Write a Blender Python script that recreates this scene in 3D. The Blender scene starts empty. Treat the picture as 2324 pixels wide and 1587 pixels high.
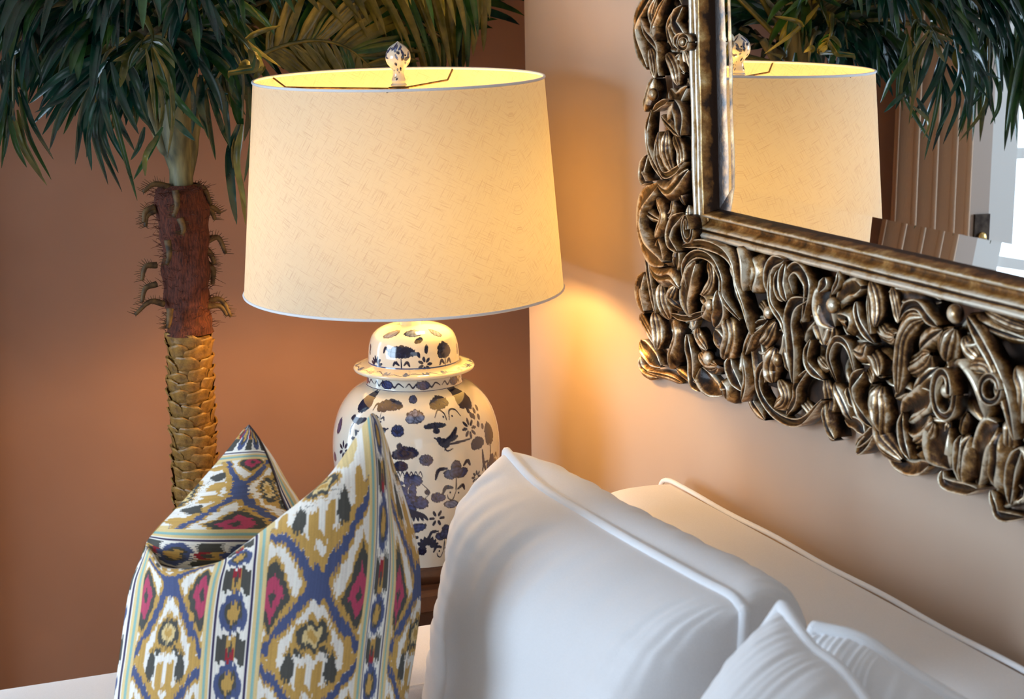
import bpy, math, random
import numpy as np
from mathutils import Vector, Matrix
random.seed(7); RNG = np.random.default_rng(7)
S = bpy.context.scene
COL = S.collection
V = Vector

# ------------------------------------------------------------------ camera
FPX, WPX, HPX = 4400.0, 2324, 1587
AZ, PITCH, ROLL = math.radians(21.86), math.atan(905 / 4400), 0.018
CAM = V((-1.353, -3.283, 1.6))
FW = V((math.sin(AZ) * math.cos(PITCH), math.cos(AZ) * math.cos(PITCH), -math.sin(PITCH)))
_r = V((math.cos(AZ), -math.sin(AZ), 0)); _u = _r.cross(FW)
RT = _r * math.cos(ROLL) - _u * math.sin(ROLL)
UP = _u * math.cos(ROLL) + _r * math.sin(ROLL)
cd = bpy.data.cameras.new('camera'); cam = bpy.data.objects.new('camera', cd); COL.objects.link(cam)
M = Matrix((RT, UP, -FW)).transposed().to_4x4(); M.translation = CAM; cam.matrix_world = M
cd.sensor_width = 36; cd.lens = FPX / WPX * 36; cd.clip_start = .05
cd.dof.use_dof = True; cd.dof.focus_distance = 2.95; cd.dof.aperture_fstop = 9
S.camera = cam

# ------------------------------------------------------------------ exposure, world, lights
vs = S.view_settings; vs.view_transform = 'Standard'; vs.look = 'None'; vs.exposure = 0.18; vs.gamma = 1; vs.use_curve_mapping = False
W = bpy.data.worlds.new('world'); S.world = W; W.use_nodes = True
bg = W.node_tree.nodes['Background']; bg.inputs[0].default_value = (.70, .86, 1, 1); bg.inputs[1].default_value = 1.3

def area(name, loc, rot, sx, sy, power, col):
    l = bpy.data.lights.new(name, 'AREA'); l.shape = 'RECTANGLE'; l.size = sx; l.size_y = sy; l.energy = power; l.color = col
    o = bpy.data.objects.new(name, l); o.location = loc; o.rotation_euler = rot; COL.objects.link(o); return o
# daylight standing outside the window of the left wall and outside the french door of the back wall
area('daylight_left_window', (-3.45, -1.05, 1.42), (0, math.radians(-90), 0), 1.25, 1.5, 58, (.61, .79, 1))
area('daylight_french_door', (-1.94, .55, 1.3), (math.radians(-90), 0, 0), 1.1, 2.1, 24, (.61, .79, 1))
area('daylight_front_window', (-2.2, -6.0, 1.7), (math.radians(90), 0, 0), 1.8, 1.5, 4, (.80, .88, 1))
BULB_POS = V((-.342, -.412, 1.184))
BULB_STRENGTH = 205.0            # the lamp's own bulb is the emitter

# ------------------------------------------------------------------ helpers
def ray(x, y): return FW + RT * ((x - WPX / 2) / FPX) - UP * ((y - HPX / 2) / FPX)
def at(x, y, axis, val):            # point of the plane  axis = val  seen at a photo pixel
    d = ray(x, y); return CAM + d * ((val - CAM[axis]) / d[axis])
def dep(x, y, z): return CAM + ray(x, y) * z
def lin(c):
    return tuple((v / 255 / 12.92 if v / 255 <= .04045 else ((v / 255 + .055) / 1.055) ** 2.4) for v in c)

def put(name, me, mat=None, parent=None, smooth=True):
    o = bpy.data.objects.new(name, me)
    if mat is not None: me.materials.append(mat)
    COL.objects.link(o)
    if parent is not None: o.parent = parent
    if smooth: me.polygons.foreach_set('use_smooth', [True] * len(me.polygons))
    return o
def pyd(name, v, f, mat=None, parent=None, smooth=True):
    me = bpy.data.meshes.new(name); me.from_pydata([tuple(p) for p in v], [], f); me.update()
    return put(name, me, mat, parent, smooth)
def grid_mesh(name, P, closed_u=False, closed_v=False, colors=None, attr='Col'):
    """P: (nv, nu, 3) array"""
    nv, nu = P.shape[:2]
    me = bpy.data.meshes.new(name)
    me.vertices.add(nv * nu); me.vertices.foreach_set('co', np.ascontiguousarray(P, dtype=np.float32).ravel())
    idx = np.arange(nv * nu).reshape(nv, nu)
    if closed_u: idx = np.concatenate([idx, idx[:, :1]], 1)
    if closed_v: idx = np.concatenate([idx, idx[:1]], 0)
    q = np.stack([idx[:-1, :-1], idx[:-1, 1:], idx[1:, 1:], idx[1:, :-1]], -1).reshape(-1, 4).astype(np.int32)
    n = len(q)
    me.loops.add(n * 4); me.loops.foreach_set('vertex_index', q.ravel())
    me.polygons.add(n); me.polygons.foreach_set('loop_start', np.arange(0, n * 4, 4, dtype=np.int32))
    me.update(calc_edges=True)
    me.polygons.foreach_set('use_smooth', np.ones(n, dtype=bool))
    if colors is not None:
        a = me.color_attributes.new(attr, 'FLOAT_COLOR', 'POINT')
        c = np.ones((nv * nu, 4), np.float32); c[:, :3] = colors.reshape(-1, 3); a.data.foreach_set('color', c.ravel())
    return me
class MB:
    def __init__(s): s.v = []; s.f = []
    def add(s, v, f):
        b = len(s.v); s.v += [tuple(p) for p in v]; s.f += [tuple(i + b for i in q) for q in f]
    def box(s, a, b, bev=0):
        x0, y0, z0 = a; x1, y1, z1 = b
        if bev:
            vv = []
            for z, k in ((z0, bev), (z0 + bev, 0), (z1 - bev, 0), (z1, bev)):
                for (cx, cy) in ((x0, y0), (x1, y0), (x1, y1), (x0, y1)):
                    sx = 1 if cx == x0 else -1; sy = 1 if cy == y0 else -1
                    e = k + bev * .4
                    pa = (cx + sx * e, cy + sy * k, z); pb = (cx + sx * k, cy + sy * e, z)
                    vv += [pa, pb] if (sx * sy < 0) else [pb, pa]
            n = 8; ff = []
            for r in range(3):
                for i in range(n): ff.append((r * n + i, r * n + (i + 1) % n, (r + 1) * n + (i + 1) % n, (r + 1) * n + i))
            ff += [tuple(range(n))[::-1], tuple(range(3 * n, 4 * n))]
            s.add(vv, ff); return
        s.add([(x0, y0, z0), (x1, y0, z0), (x1, y1, z0), (x0, y1, z0), (x0, y0, z1), (x1, y0, z1), (x1, y1, z1), (x0, y1, z1)],
              [(0, 3, 2, 1), (4, 5, 6, 7), (0, 1, 5, 4), (1, 2, 6, 5), (2, 3, 7, 6), (3, 0, 4, 7)])
    def tube(s, pts, r, n=8, cap=True):
        pts = [V(p) for p in pts]; rs = r if isinstance(r, (list, tuple)) else [r] * len(pts)
        T = (pts[1] - pts[0]).normalized(); N = T.orthogonal().normalized(); vv = []
        for i, p in enumerate(pts):
            t = ((pts[min(i + 1, len(pts) - 1)]) - pts[max(i - 1, 0)]).normalized()
            N = (N - t * N.dot(t)).normalized(); B = t.cross(N)
            for k in range(n):
                a = 2 * math.pi * k / n; vv.append(p + (N * math.cos(a) + B * math.sin(a)) * rs[i])
        ff = [(i * n + k, i * n + (k + 1) % n, (i + 1) * n + (k + 1) % n, (i + 1) * n + k) for i in range(len(pts) - 1) for k in range(n)]
        if cap: ff += [tuple(range(n))[::-1], tuple(range((len(pts) - 1) * n, len(pts) * n))]
        s.add(vv, ff)
    def lathe(s, prof, c=(0, 0, 0), n=48):
        vv = [(c[0] + r * math.cos(2 * math.pi * k / n), c[1] + r * math.sin(2 * math.pi * k / n), c[2] + z) for r, z in prof for k in range(n)]
        ff = [(i * n + k, i * n + (k + 1) % n, (i + 1) * n + (k + 1) % n, (i + 1) * n + k) for i in range(len(prof) - 1) for k in range(n)]
        s.add(vv, ff)
    def ball(s, c, r, n=12, m=8):
        rx, ry, rz = r if isinstance(r, (tuple, list)) else (r, r, r)
        vv = [(c[0] + rx * math.sin(math.pi * j / m) * math.cos(2 * math.pi * k / n), c[1] + ry * math.sin(math.pi * j / m) * math.sin(2 * math.pi * k / n),
               c[2] + rz * math.cos(math.pi * j / m)) for j in range(m + 1) for k in range(n)]
        s.add(vv, [(j * n + k, (j + 1) * n + k, (j + 1) * n + (k + 1) % n, j * n + (k + 1) % n) for j in range(m) for k in range(n)])
    def build(s, name, mat, parent=None, smooth=True): return pyd(name, s.v, s.f, mat, parent, smooth)
def empty(name, loc=(0, 0, 0)):
    o = bpy.data.objects.new(name, None); o.location = loc; o.empty_display_size = .05; COL.objects.link(o); return o
def thing(o, label, cat, group=None):
    o['label'] = label; o['category'] = cat
    if group: o['group'] = group
    return o
def world_child(o, root):           # parent while keeping world-space vertex data
    o.parent = root; o.matrix_parent_inverse = Matrix.Translation(root.location).inverted(); return o
def struct(o): o['kind'] = 'structure'; return o
def cr(pts, n):                     # catmull-rom through points -> (n,k) array
    P = np.array(pts, float); P = np.vstack([2 * P[0] - P[1], P, 2 * P[-1] - P[-2]])
    t = np.linspace(0, len(pts) - 1 - 1e-9, n); i = t.astype(int); u = (t - i)[:, None]
    a, b, c, d = P[i], P[i + 1], P[i + 2], P[i + 3]
    return .5 * (2 * b + (c - a) * u + (2 * a - 5 * b + 4 * c - d) * u ** 2 + (3 * b - a - 3 * c + d) * u ** 3)
def cr_grid(G, nv, nu):             # control grid (r,c,k) -> smooth (nv,nu,k)
    G = np.array(G, float)
    A = np.stack([cr(G[i], nu) for i in range(G.shape[0])], 0)
    return np.stack([cr(A[:, j], nv) for j in range(nu)], 1)

# ------------------------------------------------------------------ materials
def mat(name, col=(.8, .8, .8), rough=.5, metal=0, **kw):
    m = bpy.data.materials.new(name); m.use_nodes = True; nt = m.node_tree; b = nt.nodes['Principled BSDF']
    b.inputs['Base Color'].default_value = (*col, 1); b.inputs['Roughness'].default_value = rough; b.inputs['Metallic'].default_value = metal
    for k, v in kw.items(): b.inputs[k.replace('_', ' ')].default_value = v
    return m
def nd(m, t, **kw):
    n = m.node_tree.nodes.new(t)
    for k, v in kw.items():
        if k in n.inputs: n.inputs[k].default_value = v
        else: setattr(n, k, v)
    return n
def lk(m, a, b): m.node_tree.links.new(a, b)
def bsdf(m): return m.node_tree.nodes['Principled BSDF']
def noise(m, scale, detail=4, rough=.5, vec=None, sc=None):
    n = nd(m, 'ShaderNodeTexNoise'); n.inputs['Scale'].default_value = scale; n.inputs['Detail'].default_value = detail; n.inputs['Roughness'].default_value = rough
    tc = nd(m, 'ShaderNodeTexCoord'); mp = nd(m, 'ShaderNodeMapping'); lk(m, tc.outputs['Object'], mp.inputs[0]); lk(m, mp.outputs[0], n.inputs['Vector'])
    if sc: mp.inputs['Scale'].default_value = sc
    return n
def ramp(m, src, stops):
    r = nd(m, 'ShaderNodeValToRGB'); e = r.color_ramp.elements
    while len(e) < len(stops): e.new(.5)
    for el, (p, c) in zip(e, stops): el.position = p; el.color = (*c, 1)
    lk(m, src, r.inputs[0]); return r
def bump(m, src, strength, dist=.001):
    b = nd(m, 'ShaderNodeBump'); b.inputs['Strength'].default_value = strength; b.inputs['Distance'].default_value = dist
    lk(m, src, b.inputs['Height']); lk(m, b.outputs[0], bsdf(m).inputs['Normal']); return b
def coltex(m, n, c0, c1, p0=.35, p1=.65):
    r = ramp(m, n.outputs[0], [(p0, c0), (p1, c1)]); lk(m, r.outputs[0], bsdf(m).inputs['Base Color']); return r

WALL = lin((204, 172, 150))
m_wall = mat('painted_plaster', WALL, .55); n = noise(m_wall, 3, 3); coltex(m_wall, n, lin((202, 177, 156)), lin((209, 185, 164)))
m_alc = mat('deep_tan_plaster', lin((176, 132, 108)), .6); coltex(m_alc, noise(m_alc, 3, 3), lin((172, 128, 104)), lin((182, 138, 114))); bump(m_alc, noise(m_alc, 260, 2).outputs[0], .12, .0006)
bump(m_wall, noise(m_wall, 260, 2).outputs[0], .12, .0006)
m_ceil = mat('ceiling_paint', lin((235, 228, 220)), .8); bump(m_ceil, noise(m_ceil, 200, 2).outputs[0], .1)
m_floor = mat('oak_floor', lin((140, 100, 66)), .4); n = noise(m_floor, 6, 6, .6, sc=(1, 12, 1)); coltex(m_floor, n, lin((112, 76, 48)), lin((158, 116, 78)))
m_white = mat('white_joinery_paint', lin((226, 224, 218)), .4); bump(m_white, noise(m_white, 90, 2).outputs[0], .05)
m_taupe = mat('taupe_door_paint', lin((190, 172, 158)), .4); bump(m_taupe, noise(m_taupe, 90, 2).outputs[0], .05)
m_glass = mat('window_glass', (1, 1, 1), .0, 0, Transmission_Weight=1.0, IOR=1.02)
m_curtain = mat('tan_curtain_linen', lin((214, 182, 154)), .9); n = noise(m_curtain, 400, 2, sc=(1, 1, .2)); bump(m_curtain, n.outputs[0], .3, .001)
m_bronze = mat('dark_bronze', lin((70, 60, 54)), .35, .9); coltex(m_bronze, noise(m_bronze, 60), lin((52, 44, 40)), lin((92, 80, 70)))
m_brass = mat('brass', lin((214, 178, 110)), .28, 1); coltex(m_brass, noise(m_brass, 50), lin((196, 158, 92)), lin((226, 192, 124)))
m_wire = mat('harp_wire_brass', lin((120, 96, 58)), .4, .8); coltex(m_wire, noise(m_wire, 80), lin((96, 76, 44)), lin((150, 120, 74)))

def fabric(name, col, weave=900, rough=.92, var=8, bs=.25):
    m = mat(name, lin(col), rough); c0 = tuple(max(0, c - var) for c in col); c1 = tuple(min(255, c + var // 2) for c in col)
    n = noise(m, weave, 3, .6); coltex(m, n, lin(c0), lin(c1)); bump(m, n.outputs[0], bs, .0006)
    bsdf(m).inputs['Sheen Weight'].default_value = .25; bsdf(m).inputs['Sheen Roughness'].default_value = .5
    return m
m_sofa = fabric('white_sofa_cotton', (236, 232, 230), 700, var=5)
m_cush = fabric('white_cushion_cotton', (240, 238, 238), 700, var=4)
m_pipe = fabric('white_piping', (246, 246, 248), 900, var=3)

# shade linen: diffuse + translucent with slubs
m_shade = bpy.data.materials.new('shade_linen'); m_shade.use_nodes = True
nt = m_shade.node_tree; nt.nodes.remove(nt.nodes['Principled BSDF']); out = nt.nodes['Material Output']
geo = nd(m_shade, 'ShaderNodeAttribute', attribute_name='Wrap')
def slub(scv, thr, rot):
    m0 = nd(m_shade, 'ShaderNodeMapping'); m0.inputs['Rotation'].default_value = (0, 0, rot); mp = nd(m_shade, 'ShaderNodeMapping'); mp.inputs['Scale'].default_value = scv
    n = nd(m_shade, 'ShaderNodeTexNoise', Scale=1.0, Detail=3.0); lk(m_shade, geo.outputs['Vector'], m0.inputs[0]); lk(m_shade, m0.outputs[0], mp.inputs[0]); lk(m_shade, mp.outputs[0], n.inputs['Vector'])
    r = nd(m_shade, 'ShaderNodeMapRange'); r.inputs['From Min'].default_value = thr; r.inputs['From Max'].default_value = thr + .16; lk(m_shade, n.outputs[0], r.inputs[0]); return r.outputs[0]
a1 = slub((620, 34, 1), .56, .55); a2 = slub((34, 620, 1), .56, .45)
mx = nd(m_shade, 'ShaderNodeMath', operation='MAXIMUM'); lk(m_shade, a1, mx.inputs[0]); lk(m_shade, a2, mx.inputs[1])
cm = nd(m_shade, 'ShaderNodeMix', data_type='RGBA'); lk(m_shade, mx.outputs[0], cm.inputs[0])
cm.inputs[6].default_value = (*lin((218, 211, 190)), 1); cm.inputs[7].default_value = (*lin((200, 186, 166)), 1)
df = nd(m_shade, 'ShaderNodeBsdfDiffuse'); tl = nd(m_shade, 'ShaderNodeBsdfTranslucent'); ms = nd(m_shade, 'ShaderNodeMixShader'); ms.inputs[0].default_value = .20
lk(m_shade, cm.outputs[2], df.inputs[0]); lk(m_shade, cm.outputs[2], tl.inputs[0]); lk(m_shade, df.outputs[0], ms.inputs[1]); lk(m_shade, tl.outputs[0], ms.inputs[2]); lk(m_shade, ms.outputs[0], out.inputs[0])

def vcol_mat(name, rough, attr='Col', coat=0, bumpn=None):
    m = mat(name, (.8, .8, .8), rough); a = nd(m, 'ShaderNodeVertexColor', layer_name=attr); lk(m, a.outputs[0], bsdf(m).inputs['Base Color'])
    bsdf(m).inputs['Coat Weight'].default_value = coat; bsdf(m).inputs['Coat Roughness'].default_value = .06
    if bumpn: bump(m, noise(m, bumpn, 2).outputs[0], .3, .0006)
    return m
m_porc = vcol_mat('painted_porcelain', .12, coat=1.0)
m_ikat = vcol_mat('ikat_linen', .9, bumpn=800)
m_porcplain = mat('cream_porcelain', lin((224, 214, 190)), .2); coltex(m_porcplain, noise(m_porcplain, 20), lin((218, 208, 184)), lin((228, 220, 200)))

# gilded carving: attribute 'wear' (1 = rubbed ridge, 0 = deep hollow)
def gilt(name, dark, mid, gold, silver, rough=.29, metal=.5, nsc=38, amp=1.7):
    m = mat(name, gold, rough, metal); a = nd(m, 'ShaderNodeAttribute', attribute_name='wear')
    n1 = noise(m, nsc, 6, .65); n2 = noise(m, nsc * 3.1, 5, .7)
    ad = nd(m, 'ShaderNodeMath', operation='MULTIPLY_ADD'); ad.inputs[1].default_value = amp; ad.inputs[2].default_value = -amp * .5 - .02; lk(m, n1.outputs[0], ad.inputs[0])
    s = nd(m, 'ShaderNodeMath', operation='ADD'); lk(m, a.outputs['Fac'], s.inputs[0]); lk(m, ad.outputs[0], s.inputs[1])
    r = ramp(m, s.outputs[0], [(.16, dark), (.40, mid), (.64, gold), (.92, silver)])
    ov = ramp(m, n2.outputs[0], [(.42, (0, 0, 0)), (.60, (1, 1, 1))])
    mxx = nd(m, 'ShaderNodeMix', data_type='RGBA'); lk(m, ov.outputs[0], mxx.inputs[0]); lk(m, r.outputs[0], mxx.inputs[6])
    r2 = ramp(m, s.outputs[0], [(.2, dark), (.75, mid), (1, silver)]); lk(m, r2.outputs[0], mxx.inputs[7])
    m2 = nd(m, 'ShaderNodeMath', operation='MULTIPLY'); m2.inputs[1].default_value = .55; lk(m, ov.outputs[0], m2.inputs[0]); lk(m, m2.outputs[0], mxx.inputs[0])
    lk(m, mxx.outputs[2], bsdf(m).inputs['Base Color']); bump(m, n2.outputs[0], .45, .0012); return m
m_gilt = gilt('antique_gilding', lin((24, 13, 7)), lin((92, 58, 30)), lin((186, 142, 84)), lin((246, 234, 208)))
m_rail = gilt('gilded_rail', lin((44, 24, 10)), lin((150, 100, 44)), lin((214, 176, 112)), lin((238, 228, 208)), .34, .55, 34, 1.25)
m_giltdark = mat('carving_ground', lin((38, 24, 14)), .7, .2); coltex(m_giltdark, noise(m_giltdark, 40), lin((24, 14, 8)), lin((66, 42, 24)))
m_mirror = mat('mirror_silvering', (.93, .94, .94), .0, 1.0)

# palm
m_leafs = []  # the olive tone also paints lamplight into the fronds behind the lamp
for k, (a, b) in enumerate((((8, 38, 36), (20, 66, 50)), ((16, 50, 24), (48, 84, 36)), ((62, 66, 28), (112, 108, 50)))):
    m = mat(('teal_palm_leaf', 'green_palm_leaf', 'olive_lamplit_palm_leaf')[k], lin(b), .21); n = noise(m, 30, 4); coltex(m, n, lin(a), lin(b))
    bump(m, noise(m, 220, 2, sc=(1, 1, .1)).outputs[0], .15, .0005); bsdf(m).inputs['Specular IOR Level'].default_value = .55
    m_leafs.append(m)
m_stem = mat('palm_sheath', lin((104, 104, 74)), .55); n = noise(m_stem, 24, 4, sc=(3, 3, .6)); coltex(m_stem, n, lin((70, 72, 54)), lin((134, 128, 90)))
m_fibre = mat('red_brown_fibre', lin((92, 44, 30)), .85); n = noise(m_fibre, 90, 6, .7, sc=(4, 4, .7)); coltex(m_fibre, n, lin((52, 22, 16)), lin((124, 62, 42))); bump(m_fibre, n.outputs[0], .9, .004)
m_bark = mat('ochre_trunk_scale', lin((128, 96, 52)), .34); n = noise(m_bark, 55, 6, .65); coltex(m_bark, n, lin((92, 62, 28)), lin((172, 130, 66))); bump(m_bark, n.outputs[0], .6, .003)
m_thorn = mat('dry_stub', lin((74, 54, 34)), .7); n = noise(m_thorn, 80); coltex(m_thorn, n, lin((52, 38, 24)), lin((112, 86, 50)))
m_basket = mat('woven_basket', lin((150, 112, 70)), .8); n = noise(m_basket, 60, 4, sc=(1, 1, 5)); coltex(m_basket, n, lin((112, 80, 46)), lin((172, 134, 88)))
m_soil = mat('soil', lin((60, 42, 30)), .95); bump(m_soil, noise(m_soil, 90).outputs[0], .8, .006)
m_wood = mat('dark_walnut', lin((84, 52, 34)), .35); n = noise(m_wood, 8, 6, .6, sc=(1, 8, 1)); coltex(m_wood, n, lin((60, 36, 24)), lin((104, 66, 42)))

# ------------------------------------------------------------------ room shell
XL, YF, ZC = -3.2, -5.6, 2.75
XR, YB, YE = -.07, .18, -.17         # right wall plane, back wall plane, where the right wall ends and the alcove begins
def slab(name, boxes, m):
    b = MB()
    for a, c in boxes: b.box(a, c)
    return struct(b.build(name, m, smooth=False))
slab('floor', [((XL - .1, YF - .1, -.1), (.4, YB + .12, 0))], m_floor)
slab('ceiling', [((XL - .1, YF - .1, ZC), (.4, YB + .12, ZC + .1))], m_ceil)
slab('wall_right', [((XR, YF - .1, 0), (.25, YE, ZC)), ((.25, YF - .1, 0), (.37, YB + .12, ZC))], m_wall)
DX0, DX1, DZ = -2.52, -1.33, 2.25    # french door opening in the back wall
slab('wall_back', [((DX1, YB, 0), (.25, YB + .12, ZC)), ((XL - .1, YB, 0), (DX0, YB + .12, ZC)), ((DX0, YB, DZ), (DX1, YB + .12, ZC))], m_alc)
WY0, WY1, WZ0, WZ1 = -1.85, -.25, .75, 2.1
slab('wall_left', [((XL - .12, YF, 0), (XL, WY0, ZC)), ((XL - .12, WY1, 0), (XL, YB, ZC)), ((XL - .12, WY0, 0), (XL, WY1, WZ0)), ((XL - .12, WY0, WZ1), (XL, WY1, ZC))], m_wall)
slab('wall_front', [((XL, YF - .12, 0), (-3.1, YF, ZC)), ((-1.3, YF - .12, 0), (XR, YF, ZC)), ((-3.1, YF - .12, 0), (-1.3, YF, .9)), ((-3.1, YF - .12, 2.4), (-1.3, YF, ZC))], m_wall)
slab('baseboard_right', [((XR - .018, YF, 0), (XR, YE, .14))], m_white)
slab('baseboard_back', [((DX1 + .09, YB - .018, 0), (.25, YB, .14)), ((XL, YB - .018, 0), (DX0 - .09, YB, .14))], m_white)
# window of the left wall
def window(name, axis, c, a0, a1, z0, z1, nx, nz):
    root = struct(empty(name, (c, (a0 + a1) / 2, z0) if axis == 0 else ((a0 + a1) / 2, c, z0)))
    def bx(nm, u0, u1, w0, w1, d0, d1, m):
        b = MB(); b.box((c + d0, u0, w0), (c + d1, u1, w1)) if axis == 0 else b.box((u0, c + d0, w0), (u1, c + d1, w1))
        return world_child(b.build(nm, m, smooth=False), root)
    t = .05
    bx('window_frame', a0, a0 + t, z0, z1, -.05, .05, m_white); bx('window_frame', a1 - t, a1, z0, z1, -.05, .05, m_white)
    bx('window_frame', a0 + t, a1 - t, z0, z0 + t, -.05, .05, m_white); bx('window_frame', a0 + t, a1 - t, z1 - t, z1, -.05, .05, m_white)
    for i in range(1, nx):
        u = a0 + (a1 - a0) * i / nx; bx('mullion', u - .015, u + .015, z0 + t, z1 - t, -.02, .02, m_white)
    for i in range(1, nz):
        w = z0 + (z1 - z0) * i / nz; bx('glazing_bar', a0 + t, a1 - t, w - .012, w + .012, -.018, .018, m_white)
    return root
window('window_1', 0, XL - .06, WY0, WY1, WZ0, WZ1, 2, 2)
window('window_2', 1, YF - .06, -3.1, -1.3, .9, 2.4, 3, 2)
# french door : casing, a closed glazed leaf and the narrow taupe leaf edge with its lock
tr = MB(); tr.box((DX1, YB - .03, 0), (DX1 + .066, YB, DZ)); tr.box((DX0 - .09, YB - .03, 0), (DX0, YB, DZ)); tr.box((DX0 - .09, YB - .03, DZ), (DX1 + .066, YB, DZ + .09))
struct(tr.build('trim_1', m_taupe, smooth=False))
dr = struct(empty('door_1', ((DX0 + DX1) / 2, YB + .05, 0)))
def dpart(nm, a, b, m, bev=0):
    q = MB(); q.box((a[0], a[1] + YB, a[2]), (b[0], b[1] + YB, b[2]), bev); return world_child(q.build(nm, m, smooth=False), dr)
dpart('door_stile', (DX1 - .11, .03, .01), (DX1 - .005, .075, DZ - .01), m_white); dpart('door_stile', (DX0 + .005, .03, .01), (DX0 + .11, .075, DZ - .01), m_white)
dpart('door_stile', ((DX0 + DX1) / 2 - .07, .03, .01), ((DX0 + DX1) / 2 + .07, .075, DZ - .01), m_white)
for z0, z1 in ((.01, .26), (DZ - .12, DZ - .01)):
    dpart('door_rail', (DX0 + .11, .032, z0), (DX1 - .11, .073, z1), m_white)
for z in (.72, 1.18, 1.66):
    dpart('glazing_bar', (DX0 + .11, .045, z - .012), (DX1 - .11, .06, z + .012), m_white)
plate = dpart('lock_plate', (-1.330, -.036, .965), (-1.292, -.030, 1.062), m_bronze)
kb = MB(); kb.ball((-1.311, YB - .038, 1.012), (.011, .006, .012), 16, 10); world_child(kb.build('lock_button', m_brass), dr)
# outside: pale terrace and garden hedge seen through the door in the mirror
terr = MB(); terr.box((-5, .34, -.12), (.5, 6, -.06)); struct(terr.build('terrace_ground', mat('terrace_stone', lin((206, 204, 196)), .8), smooth=False))

# curtain beside the door
def curtain(name, x0, x1, y, z0, z1, label):
    root = thing(empty(name, ((x0 + x1) / 2, y, z0)), label, 'curtain')
    nu, nv = 110, 24; u = np.linspace(0, 1, nu); v = np.linspace(0, 1, nv)
    U_, V_ = np.meshgrid(u, v)
    ph = U_ * 2 * math.pi * (x1 - x0) / .044
    amp = .026 + .008 * (1 - V_)
    P = np.stack([x0 + (x1 - x0) * U_ + .006 * np.sin(ph * 2 + 1), y + amp * np.sin(ph + .5 * np.sin(V_ * 3)) + .006 * np.sin(ph * .37), z0 + (z1 - z0) * V_], -1)
    back = P.copy(); back[..., 1] += .003
    me = grid_mesh('cloth', P); o = put('cloth', me, m_curtain); sm = o.modifiers.new('thick', 'SOLIDIFY'); sm.thickness = .003; world_child(o, root)
    rod = MB(); rod.tube([(x0 - .08, y, z1 + .02), (x1 + .08, y, z1 + .02)], .012, 12); world_child(rod.build('rod', m_bronze), root)
    for k in range(8):
        r = MB(); c = V((x0 + (x1 - x0) * (k + .5) / 8, y, z1 + .012)); r.tube([c + V((0, .02 * math.cos(a), .02 * math.sin(a))) for a in np.linspace(0, 2 * math.pi, 17)], .0022, 6)
        world_child(r.build('curtain_ring', m_bronze), root)
    br = MB(); br.box((x1 + .02, y, z1 + .0), (x1 + .04, YB, z1 + .04)); world_child(br.build('bracket', m_bronze, smooth=False), root)
curtain('curtain', -1.262, -1.065, .11, .02, 2.4, 'tan pleated linen curtain hanging beside the glazed door, seen in the mirror')

# ------------------------------------------------------------------ side table
tb = thing(empty('side_table', (-.335, -.325, 0)), 'dark square side table in the corner carrying the porcelain lamp', 'table')
q = MB(); q.box((-.555, -.59, .60), (-.115, -.04, .632), .004); world_child(q.build('tabletop', m_wood, smooth=False), tb)
q = MB(); q.box((-.535, -.57, .52), (-.135, -.06, .60)); world_child(q.build('apron', m_wood, smooth=False), tb)
q = MB(); q.box((-.53, -.565, .15), (-.14, -.065, .17)); world_child(q.build('shelf', m_wood, smooth=False), tb)
for x in (-.53, -.165):
    for y in (-.565, -.09):
        q = MB(); q.box((x, y, 0), (x + .03, y + .03, .52)); world_child(q.build('leg', m_wood, smooth=False), tb)

# ------------------------------------------------------------------ lamp
LX, LY = -.388, -.442
AX = V((-.381, -.443, .632))
lamp = thing(empty('table_lamp', AX), 'blue and white porcelain jar lamp with glowing linen drum shade and porcelain finial', 'lamp')
PXM = 1 / 1466.
def zpx(y): return 1.411 + (178 - y) * .0006835 if y < 700 else 1.0535 - (y - 700) * .000713
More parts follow.
